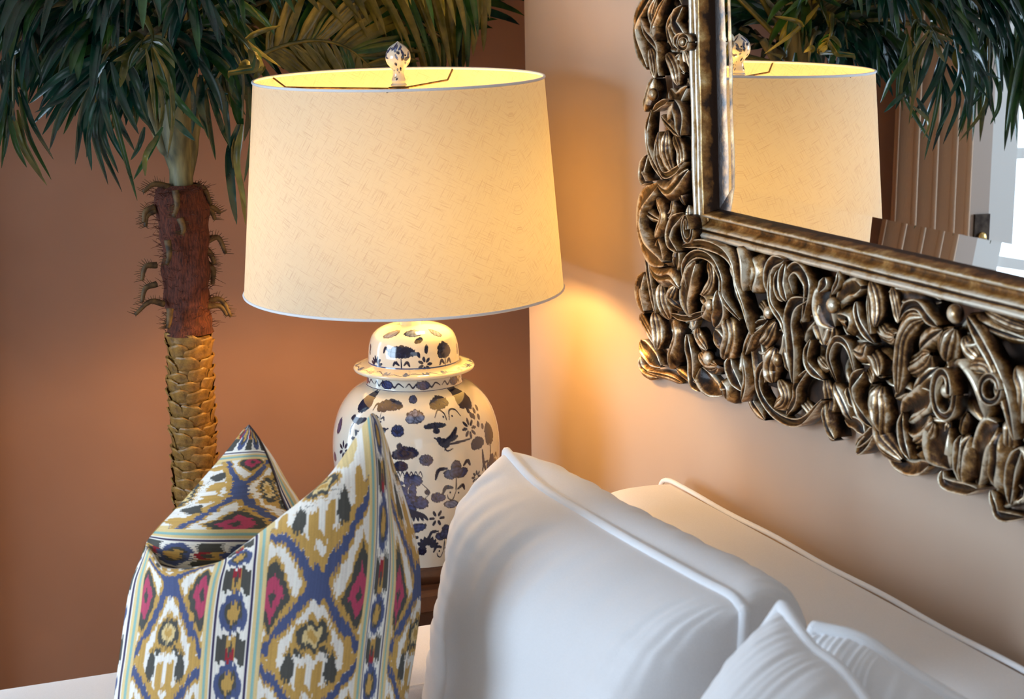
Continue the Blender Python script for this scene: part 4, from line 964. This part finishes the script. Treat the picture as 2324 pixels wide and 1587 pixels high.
# ------------------------------------------------------------------ palm
palm = thing(empty('artificial_palm', (-.69, -.17, 0)), 'tall palm with ochre scaly trunk and red brown fibre behind the lamp', 'palm')
PY = -.17
tp = [at(x, y, 1, PY) for x, y in ((408, 300), (415, 420), (424, 600), (430, 760), (434, 900), (440, 1010), (446, 1120))]
tp = tp + [V((tp[-1].x - .004, PY, .55)), V((tp[-1].x - .006, PY, .22))]
q = MB(); q.tube([tuple(p) for p in cr(tp[3:], 40)], [.0345] * 40, 20); world_child(q.build('trunk', m_bark), palm)
# pointed leaf-base scales round the trunk
def scale_mesh():
    n, m = 7, 6; P = np.empty((m, n, 3))
    for j in range(m):
        for i in range(n):
            u = i / (n - 1) * 2 - 1; v = j / (m - 1); wd = .0225 * (1 - .12 * v) * (1 if j < m - 1 else .86); lip = .0005 + .0062 * v ** 2.6
            a = u * wd / .036; r = .0355 + lip * (1 - .45 * u * u) - .004 * (v < .1); P[j, i] = (r * math.cos(a), r * math.sin(a), -.010 + .026 * v - .0035 * u * u * v + .0012 * math.sin(u * 5) * v)
    v = P.reshape(-1, 3); b = P.copy(); b[:, :, :2] *= .93; vv = np.vstack([v, b.reshape(-1, 3)[-n:]])
    f = [(j * n + i, j * n + i + 1, (j + 1) * n + i + 1, (j + 1) * n + i) for j in range(m - 1) for i in range(n - 1)] + [((m - 1) * n + i, (m - 1) * n + i + 1, m * n + i + 1, m * n + i) for i in range(n - 1)]
    me = bpy.data.meshes.new('bark_scale'); me.from_pydata([tuple(p) for p in vv], [], f); me.materials.append(m_bark); me.polygons.foreach_set('use_smooth', [True] * len(f)); me.update(); return me
sme = [scale_mesh() for _ in range(1)]
tc = cr([tuple(p) for p in tp[3:]], 200); zt = tc[:, 2]
row, z, cnt = 0, tc[0, 2] - .012, 0
stuffb = MB(); sv = [v.co.copy() for v in sme[0].vertices]; sf = [tuple(p.vertices) for p in sme[0].polygons]
while z > .25:
    i = int(np.argmin(abs(zt - z))); c = V(tc[i])
    for k in range(6):
        a = 2 * math.pi * (k + .5 * (row % 2)) / 6 + random.uniform(-.12, .12) - 1.9
        mt_ = Matrix.Translation((c.x, c.y, z + random.uniform(-.005, .005))) @ Matrix.Rotation(a, 4, 'Z') @ Matrix.Rotation(random.uniform(-.26, .26), 4, 'X') @ Matrix.Diagonal((1, random.uniform(.9, 1.15), random.uniform(.85, 1.15), 1))
        if cnt < 210:
            o = bpy.data.objects.new('bark_scale', sme[0]); COL.objects.link(o); o.matrix_world = mt_; o.parent = palm; o.matrix_parent_inverse = Matrix.Translation(palm.location).inverted(); cnt += 1
        else: stuffb.add([mt_ @ v for v in sv], sf)
    z -= .0185; row += 1
o = stuffb.build('bark_scales', m_bark, palm); o['kind'] = 'stuff'; o.matrix_parent_inverse = Matrix.Translation(palm.location).inverted()
# fibre sleeve
fp = [at(x, y, 1, PY) for x, y in ((412, 418), (408, 440), (413, 500), (420, 560), (424, 620), (426, 680), (428, 720), (429, 756))]
fr_ = [.026, .042, .042, .037, .038, .036, .036, .039]
fc = cr([tuple(p) + (r,) for p, r in zip(fp, fr_)], 70); nA = 64; P = np.empty((70, nA, 3))
for j in range(70):
    for i in range(nA):
        a = 2 * math.pi * i / nA; r = fc[j, 3] * (1 + .06 * math.sin(3 * a + j * .12) + .05 * math.sin(j * .55 + 2 * a) + .02 * math.sin(11 * a + j * .3)); P[j, i] = (fc[j, 0] + r * math.cos(a), fc[j, 1] + r * math.sin(a), fc[j, 2])
me = grid_mesh('fibre_sleeve', P, closed_u=True); me.flip_normals(); world_child(put('fibre_sleeve', me, m_fibre), palm)
# loose hairs
q = MB()
for k in range(420):
    j = random.randrange(2, 68); a = random.uniform(0, 6.28); r = fc[j, 3] * .97; p = V((fc[j, 0] + r * math.cos(a), fc[j, 1] + r * math.sin(a), fc[j, 2])); d = V((math.cos(a), math.sin(a), random.uniform(-.2, .9))).normalized(); L = random.uniform(.008, .024)
    e = V((random.uniform(-1, 1), random.uniform(-1, 1), random.uniform(-1, .6))) * L * .5
    q.tube([p, p + d * L * .5, p + d * L * .8 + e], [.0006, .0005, .0002], 3, False)
o = q.build('fibre_hairs', m_fibre, palm); o['kind'] = 'stuff'; o.matrix_parent_inverse = Matrix.Translation(palm.location).inverted()
# curled spiny stubs : (pixel polyline)
for pts in (((385, 425), (350, 418), (325, 436)), ((430, 425), (462, 428), (478, 462)), ((398, 432), (402, 465), (394, 492)), ((352, 478), (333, 490), (330, 514)), ((440, 480), (475, 476), (488, 498)), ((445, 475), (480, 470), (500, 484)),
            ((408, 495), (416, 518), (413, 532)), ((380, 545), (384, 575), (379, 600)), ((468, 548), (495, 540), (512, 575)), ((355, 602), (330, 606), (322, 636)), ((470, 598), (484, 615), (482, 645)), ((355, 645), (330, 655), (322, 686)),
            ((372, 690), (340, 685), (307, 714)), ((460, 690), (500, 680), (524, 718)), ((470, 695), (500, 695), (515, 716)), ((386, 700), (384, 728), (380, 745)), ((350, 470), (330, 480), (326, 505)), ((462, 560), (480, 580), (486, 600))):
    side = -1 if pts[-1][0] < pts[0][0] - 8 else (1 if pts[-1][0] > pts[0][0] + 8 else 0)
    P3 = [at(x, y, 1, PY - (.01 if side else .042) - .004 * i) for i, (x, y) in enumerate(pts)]
    C_ = cr([tuple(p) for p in P3], 16); q = MB(); q.tube([tuple(p) for p in C_], [.0052 * (1 - .55 * i / 15) + .0008 for i in range(16)], 6)
    for i in range(2, 16):
        for s_ in (-1, 1):
            t_ = V(C_[min(i + 1, 15)] - C_[i - 1]).normalized(); pr_ = t_.cross(V((0, 1, 0))).normalized() * s_; b_ = V(C_[i]); L = random.uniform(.006, .012) * (1.2 if pr_.z > 0 else .5)
            q.tube([b_, b_ + pr_ * L + t_ * L * .5 + V((0, random.uniform(-.4, .4) * L, 0))], [.0009, .0003], 3, False)
    world_child(q.build('spiny_stub', m_thorn), palm)
# sheathed stem above the sleeve and the crown shaft
for pts, rr in ((((412, 440), (410, 380), (402, 330), (398, 250), (392, 120), (390, -60)), (.020, .019, .024, .030, .028, .02)), (((418, 420), (432, 350), (440, 290), (470, 200), (520, 120)), (.011, .012, .011, .009, .007)), (((400, 400), (385, 350), (368, 330), (340, 250), (300, 120)), (.008, .010, .009, .008, .006)),
                (((412, 400), (420, 330), (425, 250), (430, 150), (440, -20)), (.014, .016, .015, .013, .01))):
    C_ = cr([tuple(at(x, y, 1, PY)) + (r,) for (x, y), r in zip(pts, rr)], 30); q = MB(); q.tube([tuple(c[:3]) for c in C_], [float(c[3]) for c in C_], 12); world_child(q.build('leaf_sheath', m_stem), palm)

LEAFLETS = []
def leaflet_pts(base, d0, L, droop, w, n=9, curlv=None):
    pts = [base.copy()]; d = d0.normalized(); g = V((0, 0, -1))
    for i in range(n):
        d = (d + g * droop * (.4 + i / n) / n + (curlv * (1 / n) if curlv else V((0, 0, 0)))).normalized(); pts.append(pts[-1] + d * L / n)
    return pts
def leaflet_geo(pts, w, facing):
    n = len(pts); v, f = [], []
    for i, p in enumerate(pts):
        t = (pts[min(i + 1, n - 1)] - pts[max(i - 1, 0)]).normalized(); s_ = t.cross(facing)
        s_ = s_.normalized() if s_.length > 1e-3 else t.orthogonal().normalized(); nn = s_.cross(t)
        u = i / (n - 1); ww = w * .5 * (min(1, .30 + u * 3.2)) * (1 - u ** 3.2) ** .8 + .0003
        v += [p - s_ * ww + nn * ww * .35, p - nn * 0, p + s_ * ww + nn * ww * .35]
        if i: b = 3 * i; f += [(b - 3, b - 2, b + 1, b), (b - 2, b - 1, b + 2, b + 1)]
    return v, f
def leaf_mesh(v, f, m):
    me = bpy.data.meshes.new('leaflet'); me.from_pydata([tuple(p) for p in v], [], f); me.materials.append(m); me.polygons.foreach_set('use_smooth', [True] * len(f)); me.update(); return me
def frond(path, n, L, spread, droop, w=.013, mi=0, sides=(-1, 1), facing=None, t0=.18, fwdk=.75, up=None, r0=.0055, single=True, Lprof=None, jit=.12):
    """path: [(px,py,Y)] ; leaflets leave the rachis on both sides"""
    C_ = cr([tuple(at(x, y, 1, Y)) for x, y, Y in path], 40); q = MB(); q.tube([tuple(p) for p in C_], [r0 * (1 - .75 * i / 39) for i in range(40)], 8)
    fo = world_child(q.build('frond', m_stem if mi != 2 else m_leafs[2]), palm); stuff = MB()
    for s_ in sides:
        for k in range(n):
            t = t0 + (1 - t0) * (k + random.uniform(.2, .8)) / n; i = min(int(t * 39), 38); b = V(C_[i]); tg = V(C_[i + 1] - C_[i]).normalized()
            upv = up or V((0, 0, 1)); sd = tg.cross(upv)
            if sd.length < .15: sd = tg.cross(V((0, 1, 0)))
            sd.normalize(); d = tg * fwdk + sd * s_ * spread + upv * random.uniform(-.05, .18) + V((random.gauss(0, jit), random.gauss(0, jit), random.gauss(0, jit)))
            lp = (math.sin(math.pi * (.12 + .8 * ((t - t0) / (1 - t0)))) ** .5) if Lprof is None else Lprof(t)
            pts = leaflet_pts(b, d, L * lp * random.uniform(.85, 1.12), droop * random.uniform(.8, 1.25), w)
            # keep clear of walls
            for p in pts:
                q_ = V((p.x - LX, p.y - LY, 0))
                if p.z > 1.06 and p.z < 1.43 and q_.length < .262: q_ = q_.normalized() * .262; p.x, p.y = LX + q_.x, LY + q_.y
            for p in pts: p.y = min(p.y, YB - .01); p.x = min(p.x, XR - .01) if p.y < YE + .02 else min(p.x, .24)
            fc_ = facing or V((random.uniform(-.4, .4), -1, random.uniform(-.1, .7)))
            v, f = leaflet_geo(pts, w * random.uniform(.95, 1.3), fc_)
            mm = m_leafs[mi] if random.random() < .75 else m_leafs[min(2, mi + 1) if mi < 2 else 1]
            LEAFLETS.append((fo, v, f, mm, single, pts))
    return fo
rnd = random.Random(3)
UPC = V((0, -.35, 1)).normalized()
# left and middle: upper mass of the crown
frond([(390, 110, -.17), (310, -10, -.24), (200, -60, -.30), (100, -30, -.33), (40, 40, -.34)], 13, .17, .5, 1.5, .0125, 0, fwdk=1.0, jit=.14)
frond([(392, 110, -.18), (345, 20, -.26), (285, 0, -.33), (225, 30, -.36), (190, 70, -.37)], 11, .15, .5, 1.4, .0130, 0, fwdk=1.0, jit=.15)
frond([(380, 90, -.17), (250, -60, -.20), (80, -90, -.22), (-60, -40, -.24), (-120, 40, -.25)], 15, .22, .5, 1.4, .013, 0, fwdk=1.0, jit=.12)
frond([(380, 100, -.15), (220, -80, -.10), (60, -60, -.08), (-40, 20, -.06)], 13, .20, .5, 1.4, .013, 1, fwdk=1.0, jit=.12)
frond([(390, 120, -.15), (300, 20, -.10), (200, 10, -.07), (120, 60, -.06)], 11, .15, .5, 1.3, .0125, 0, fwdk=1.0, jit=.14)
frond([(385, 60, -.17), (300, -80, -.28), (180, -90, -.36), (80, -50, -.39), (30, 0, -.40)], 12, .17, .5, 1.4, .014, 0, fwdk=.95, jit=.14)
frond([(385, 80, -.17), (340, -40, -.3), (290, -60, -.36), (240, -10, -.38)], 10, .14, .5, 1.4, .0135, 0, fwdk=.95, jit=.16)
frond([(400, 130, -.18), (440, 30, -.22), (490, 10, -.25), (530, 70, -.26)], 11, .11, .5, 1.4, .0125, 1, fwdk=.9, jit=.16)
frond([(400, 130, -.14), (430, 60, -.10), (480, 70, -.08), (520, 150, -.07)], 10, .13, .5, 1.2, .012, 0, fwdk=.9, jit=.16)
# lower sprays whose single blades can be followed: (width px, tone, blade as x,y of a 3.051x enlargement), depth Y
def spray_fronds(rachis, Yd, blades):
    C_ = cr([tuple(at(x * .3277, y * .3277, 1, Yy)) for x, y, Yy in rachis], 30); q = MB(); q.tube([tuple(p) for p in C_], [.005 * (1 - .7 * i / 29) for i in range(30)], 8)
    fo = world_child(q.build('frond', m_stem), palm)
    for wpx, tone, pts in blades:
        yy = Yd + random.uniform(-.03, .03); n = len(pts)
        w3 = [at(x * .3277, y * .3277, 1, yy + .012 * math.sin(i * 1.3 + x)) for i, (x, y) in enumerate(pts)]
        c = [V(p) for p in cr([tuple(p) for p in w3], 13)]; w_m = max(wpx * .3277 * 3.0 / FPX, .0065) * 1.3
        v, f = leaflet_geo(c, w_m, V((random.uniform(-.3, .5), -1, random.uniform(0, .5)))); LEAFLETS.append((fo, v, f, m_leafs[tone], True, c))
spray_fronds([(1180, 350, -.18), (800, 40, -.28), (300, 60, -.33), (110, 330, -.34), (90, 800, -.34)], -.34, [
 (34, 1, [(90, 500), (45, 820), (10, 1165)]), (26, 0, [(100, 600), (60, 850), (30, 1090)]), (24, 1, [(60, 800), (110, 1010), (185, 1160)]), (22, 2, [(85, 780), (160, 1030), (325, 1285)]),
 (26, 1, [(125, 640), (200, 950), (355, 1245)]), (28, 0, [(140, 620), (230, 870), (370, 1105)]), (22, 2, [(120, 760), (170, 1000), (290, 1215)]), (40, 0, [(100, 280), (80, 480), (130, 740)]), (36, 0, [(50, 330), (20, 540), (70, 760)]),
 (34, 1, [(200, 240), (120, 380), (-20, 440)]), (34, 1, [(190, 150), (90, 240), (-20, 230)]), (40, 0, [(210, 250), (230, 430), (180, 640)]), (52, 0, [(190, -20), (250, 250), (320, 495)]), (48, 0, [(150, 20), (210, 320), (285, 545)]),
 (30, 0, [(60, 500), (20, 700), (-20, 900)]), (30, 1, [(120, 480), (170, 640), (180, 840)]), (32, 0, [(40, 100), (30, 320), (70, 520)]), (26, 0, [(80, 700), (90, 900), (140, 1090)]), (28, 1, [(40, 640), (10, 860), (-10, 1040)]), (34, 0, [(300, 60), (160, 300), (30, 420)])])
spray_fronds([(1180, 420, -.18), (1000, 250, -.28), (780, 330, -.36), (700, 480, -.38), (700, 640, -.38)], -.38, [
 (44, 0, [(690, 380), (400, 540), (200, 720)]), (42, 0, [(690, 420), (430, 640), (225, 862)]), (40, 0, [(680, 460), (440, 700), (292, 935)]), (38, 0, [(670, 500), (430, 770), (340, 1045)]), (34, 1, [(660, 540), (540, 700), (440, 930)]),
 (46, 0, [(670, 540), (570, 780), (520, 1140)]), (40, 0, [(690, 580), (600, 860), (635, 1182)]), (36, 0, [(700, 620), (650, 920), (748, 1280)]), (34, 0, [(705, 680), (690, 980), (845, 1330)]), (36, 0, [(715, 620), (760, 900), (905, 1180)]),
 (38, 0, [(720, 540), (800, 800), (935, 1050)]), (40, 0, [(720, 480), (720, 720), (790, 990)]), (24, 1, [(760, 680), (840, 1000), (950, 1390)]), (44, 0, [(770, 430), (850, 700), (960, 930)]), (50, 0, [(840, 400), (930, 660), (1085, 965)]), (46, 0, [(880, 420), (960, 620), (1030, 860)]),
 (36, 0, [(740, 420), (560, 620), (240, 780)]), (36, 0, [(760, 400), (540, 480), (420, 640)]), (34, 0, [(700, 700), (720, 960), (820, 1200)]), (28, 0, [(680, 640), (620, 900), (600, 1090)])])
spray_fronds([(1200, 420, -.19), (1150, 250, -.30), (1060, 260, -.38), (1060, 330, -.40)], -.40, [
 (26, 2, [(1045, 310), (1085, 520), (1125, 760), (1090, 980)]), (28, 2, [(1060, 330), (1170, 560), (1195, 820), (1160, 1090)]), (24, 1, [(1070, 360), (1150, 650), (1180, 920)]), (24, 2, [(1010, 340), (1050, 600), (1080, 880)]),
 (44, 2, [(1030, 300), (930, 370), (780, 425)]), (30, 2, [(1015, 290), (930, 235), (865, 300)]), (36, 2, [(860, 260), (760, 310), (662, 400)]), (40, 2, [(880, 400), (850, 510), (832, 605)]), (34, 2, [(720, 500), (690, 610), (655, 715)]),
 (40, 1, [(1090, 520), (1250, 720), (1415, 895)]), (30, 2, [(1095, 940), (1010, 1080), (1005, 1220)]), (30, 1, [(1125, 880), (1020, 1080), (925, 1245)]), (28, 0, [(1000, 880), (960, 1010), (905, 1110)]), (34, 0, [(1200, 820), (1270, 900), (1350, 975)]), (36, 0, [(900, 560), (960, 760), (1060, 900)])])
spray_fronds([(1250, 460, -.18), (1400, 330, -.26), (1600, 350, -.30), (1680, 520, -.31), (1680, 820, -.31)], -.29, [
 (50, 0, [(1390, 520), (1385, 740), (1445, 965)]), (42, 0, [(1410, 600), (1440, 850), (1492, 1110)]), (44, 0, [(1440, 620), (1530, 880), (1600, 1035)]), (38, 0, [(1500, 540), (1560, 780), (1592, 1030)]), (64, 1, [(1610, 470), (1640, 740), (1680, 925)]),
 (46, 0, [(1700, 540), (1725, 760), (1690, 980)]), (54, 0, [(1650, 860), (1590, 1090), (1605, 1350), (1640, 1555)]), (46, 2, [(1665, 860), (1620, 1080), (1670, 1320), (1700, 1560)]), (38, 2, [(1680, 860), (1640, 1130), (1705, 1440)]), (40, 0, [(1720, 600), (1745, 920), (1690, 1265)]),
 (54, 1, [(1120, 540), (1290, 390), (1500, 385), (1625, 500)]), (30, 1, [(1130, 560), (1270, 480), (1400, 440)]), (40, 0, [(1560, 450), (1600, 640), (1700, 800)]), (30, 0, [(1330, 600), (1340, 760), (1330, 930)]), (26, 0, [(1480, 700), (1520, 660), (1580, 650)]), (34, 0, [(1540, 380), (1480, 520), (1400, 640)]),
 (16, 2, [(1500, 100), (1700, 290), (1945, 465)]), (16, 2, [(1700, 270), (1800, 220), (1945, 178)]), (40, 1, [(1380, 120), (1650, 20), (1860, 190)]), (30, 2, [(1640, 470), (1700, 430), (1735, 470)]), (26, 2, [(1760, 540), (1800, 500), (1840, 460)])])
# dark leaves filling the heart of the crown
for (dx, dy, yy) in ((0, 0, -.10), (-60, 30, -.05), (40, 20, -.06)):
    frond([(395, 150, -.14), (330 + dx, 40 + dy, yy), (230 + dx, 30 + dy, yy + .03), (150 + dx, 90 + dy, yy + .05)], 13, .17, .6, 1.3, .0150, 0, fwdk=.9, jit=.18)
    frond([(400, 170, -.16), (360 + dx, 90 + dy, yy - .10), (300 + dx, 110 + dy, yy - .16), (260 + dx, 160 + dy, yy - .18)], 8, .13, .55, 1.4, .0140, 0, fwdk=.9, jit=.18)
frond([(400, 170, -.12), (430, 110, -.06), (470, 110, -.03), (510, 160, -.02)], 10, .14, .6, 1.4, .014, 0, fwdk=.9, jit=.18)
frond([(400, 170, -.18), (395, 90, -.24), (385, 80, -.30), (375, 130, -.33)], 8, .13, .6, 1.3, .014, 0, fwdk=.9, jit=.2)
frond([(400, 170, -.18), (420, 80, -.24), (440, 90, -.30), (450, 150, -.32)], 8, .13, .6, 1.3, .014, 0, fwdk=.9, jit=.2)
frond([(400, 200, -.14), (380, 140, -.08), (330, 150, -.03), (290, 200, -.01)], 9, .13, .5, 1.4, .013, 0, fwdk=.9, jit=.16)
# top mass
frond([(400, 60, -.17), (430, -80, -.25), (490, -100, -.33), (550, -70, -.37)], 15, .15, .6, 1.4, .0135, 0, fwdk=.8, jit=.16)
frond([(395, 60, -.17), (380, -90, -.3), (340, -110, -.38), (300, -50, -.42)], 15, .15, .6, 1.3, .014, 0, fwdk=.8, jit=.16)
frond([(395, 60, -.17), (420, -90, -.3), (430, -60, -.38), (425, 10, -.40)], 11, .13, .5, 1.2, .0135, 0, fwdk=.9, jit=.16)
frond([(395, 100, -.15), (300, 20, -.08), (200, 40, -.04), (130, 110, -.02)], 15, .17, .5, 1.1, .012, 0, jit=.14)
frond([(395, 100, -.14), (440, 30, -.08), (500, 60, -.05), (540, 150, -.04)], 13, .14, .45, 1.2, .012, 0, jit=.14)
frond([(395, 80, -.12), (330, -60, -.02), (200, -80, .04), (60, -10, .06)], 20, .2, .7, 1.0, .014, 0, jit=.14)
frond([(395, 80, -.12), (440, -60, -.02), (520, -70, .04), (620, 0, .06)], 18, .17, .7, .9, .014, 0, jit=.14)
# behind the lamp, its glow from below painted in as olive : one fan shaped frond with its ribs, one hanging from above
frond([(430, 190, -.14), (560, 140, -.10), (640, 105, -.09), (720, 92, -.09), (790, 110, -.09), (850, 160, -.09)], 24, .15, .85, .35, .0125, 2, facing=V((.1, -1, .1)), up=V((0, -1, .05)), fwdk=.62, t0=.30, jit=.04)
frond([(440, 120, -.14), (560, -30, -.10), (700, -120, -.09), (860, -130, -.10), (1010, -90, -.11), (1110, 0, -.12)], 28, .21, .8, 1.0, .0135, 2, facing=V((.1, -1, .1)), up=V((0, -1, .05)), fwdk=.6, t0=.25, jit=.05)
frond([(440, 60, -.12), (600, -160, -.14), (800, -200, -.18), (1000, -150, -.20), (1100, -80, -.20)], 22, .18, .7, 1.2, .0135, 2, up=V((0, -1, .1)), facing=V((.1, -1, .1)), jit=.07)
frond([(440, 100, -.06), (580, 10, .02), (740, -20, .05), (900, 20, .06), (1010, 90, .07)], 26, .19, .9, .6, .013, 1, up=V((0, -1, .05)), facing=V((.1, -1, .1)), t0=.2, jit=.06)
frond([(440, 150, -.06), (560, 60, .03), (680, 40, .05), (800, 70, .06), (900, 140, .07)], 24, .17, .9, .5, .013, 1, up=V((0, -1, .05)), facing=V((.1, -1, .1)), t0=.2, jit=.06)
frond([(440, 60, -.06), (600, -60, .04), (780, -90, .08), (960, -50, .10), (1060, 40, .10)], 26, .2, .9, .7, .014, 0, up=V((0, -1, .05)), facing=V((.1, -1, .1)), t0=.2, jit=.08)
# small curls, painted olive as if lit, near the top of the shade
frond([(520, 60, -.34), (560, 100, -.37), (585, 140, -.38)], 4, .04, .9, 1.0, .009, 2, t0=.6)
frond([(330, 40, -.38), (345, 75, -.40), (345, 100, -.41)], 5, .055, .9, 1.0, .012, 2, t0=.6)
# leaves that only the mirror shows (beyond the left edge of the photograph)
frond([(380, 80, -.17), (150, -90, -.22), (-60, -80, -.26), (-170, 40, -.28), (-200, 160, -.28)], 15, .31, .5, 1.5, .0165, 1, fwdk=1.0)
frond([(380, 80, -.14), (130, -60, -.12), (-120, -70, -.10), (-260, 60, -.09), (-300, 180, -.09)], 15, .31, .5, 1.5, .0165, 1, fwdk=1.0)
frond([(380, 60, -.14), (100, -160, -.14), (-200, -120, -.16), (-340, 20, -.18), (-390, 170, -.18)], 15, .30, .5, 1.5, .0165, 0, fwdk=1.0)
frond([(380, 60, -.15), (150, -200, -.12), (-150, -220, -.10), (-380, -60, -.10), (-460, 120, -.10)], 20, .28, .6, 1.1, .0135, 0, fwdk=.9)
frond([(380, 60, -.17), (120, -150, -.3), (-120, -140, -.4), (-260, 20, -.45), (-300, 160, -.46)], 18, .24, .6, 1.0, .0135, 0, fwdk=.9)
frond([(380, 60, -.13), (200, -300, -.1), (-60, -380, -.08), (-300, -260, -.08), (-420, -60, -.08)], 18, .24, .6, 1.0, .0135, 0, fwdk=.9)
def vis(l):
    n_, s_ = 0, 0
    for p in l[5]:
        d = p - CAM; z = d.dot(FW); x, y = WPX / 2 + FPX * d.dot(RT) / z, HPX / 2 - FPX * d.dot(UP) / z
        if 0 < x < WPX and 0 < y < HPX: n_ += 1; s_ += -p.y
    return n_ + s_ * .6
order = sorted(range(len(LEAFLETS)), key=lambda i: -vis(LEAFLETS[i])); chosen = set(order[:300])
rest = MB(); restm = [MB(), MB(), MB()]
for i, (fo, v, f, mm, single, pts) in enumerate(LEAFLETS):
    if i in chosen:
        o = bpy.data.objects.new('leaflet', leaf_mesh(v, f, mm)); COL.objects.link(o); o.parent = fo; o.matrix_parent_inverse = Matrix.Translation(palm.location).inverted() @ Matrix.Identity(4); o.matrix_parent_inverse = (Matrix.Translation(palm.location) @ fo.matrix_parent_inverse).inverted()
    else:
        restm[m_leafs.index(mm)].add(v, f)
vv, ff, mi_ = [], [], []
for k, r_ in enumerate(restm):
    b = len(vv); vv += r_.v; ff += [tuple(i + b for i in q_) for q_ in r_.f]; mi_ += [k] * len(r_.f)
o = pyd('leaflets', vv, ff, m_leafs[0], palm); o.data.materials.append(m_leafs[1]); o.data.materials.append(m_leafs[2]); o.data.polygons.foreach_set('material_index', mi_); o['kind'] = 'stuff'
o.matrix_parent_inverse = Matrix.Translation(palm.location).inverted()
# pot
pot = thing(empty('basket_planter', (tp[-1].x, PY, 0)), 'woven basket planter on the floor behind the sofa arm holding the palm', 'planter')
q = MB(); q.lathe([(.0001, 0), (.095, 0), (.115, .06), (.125, .15), (.122, .24), (.128, .25), (.118, .255), (.112, .24), (.11, .2)], (tp[-1].x, PY, 0), 40); world_child(q.build('basket', m_basket), pot)
q = MB(); q.lathe([(.112, .20), (.08, .215), (.0001, .222)], (tp[-1].x, PY, 0), 24); world_child(q.build('soil', m_soil), pot)

# the sofa and everything standing on it is a little smaller and nearer than first laid out: one uniform scale
SEAT_SCALE = .961
for o in [o for o in COL.objects if o.parent is None and o.name.split('.')[0] in ('sofa', 'back_cushion', 'throw_pillow', 'ikat_pillow')]:
    o.location = CAM + (o.location - CAM) * SEAT_SCALE; o.scale = (SEAT_SCALE,) * 3
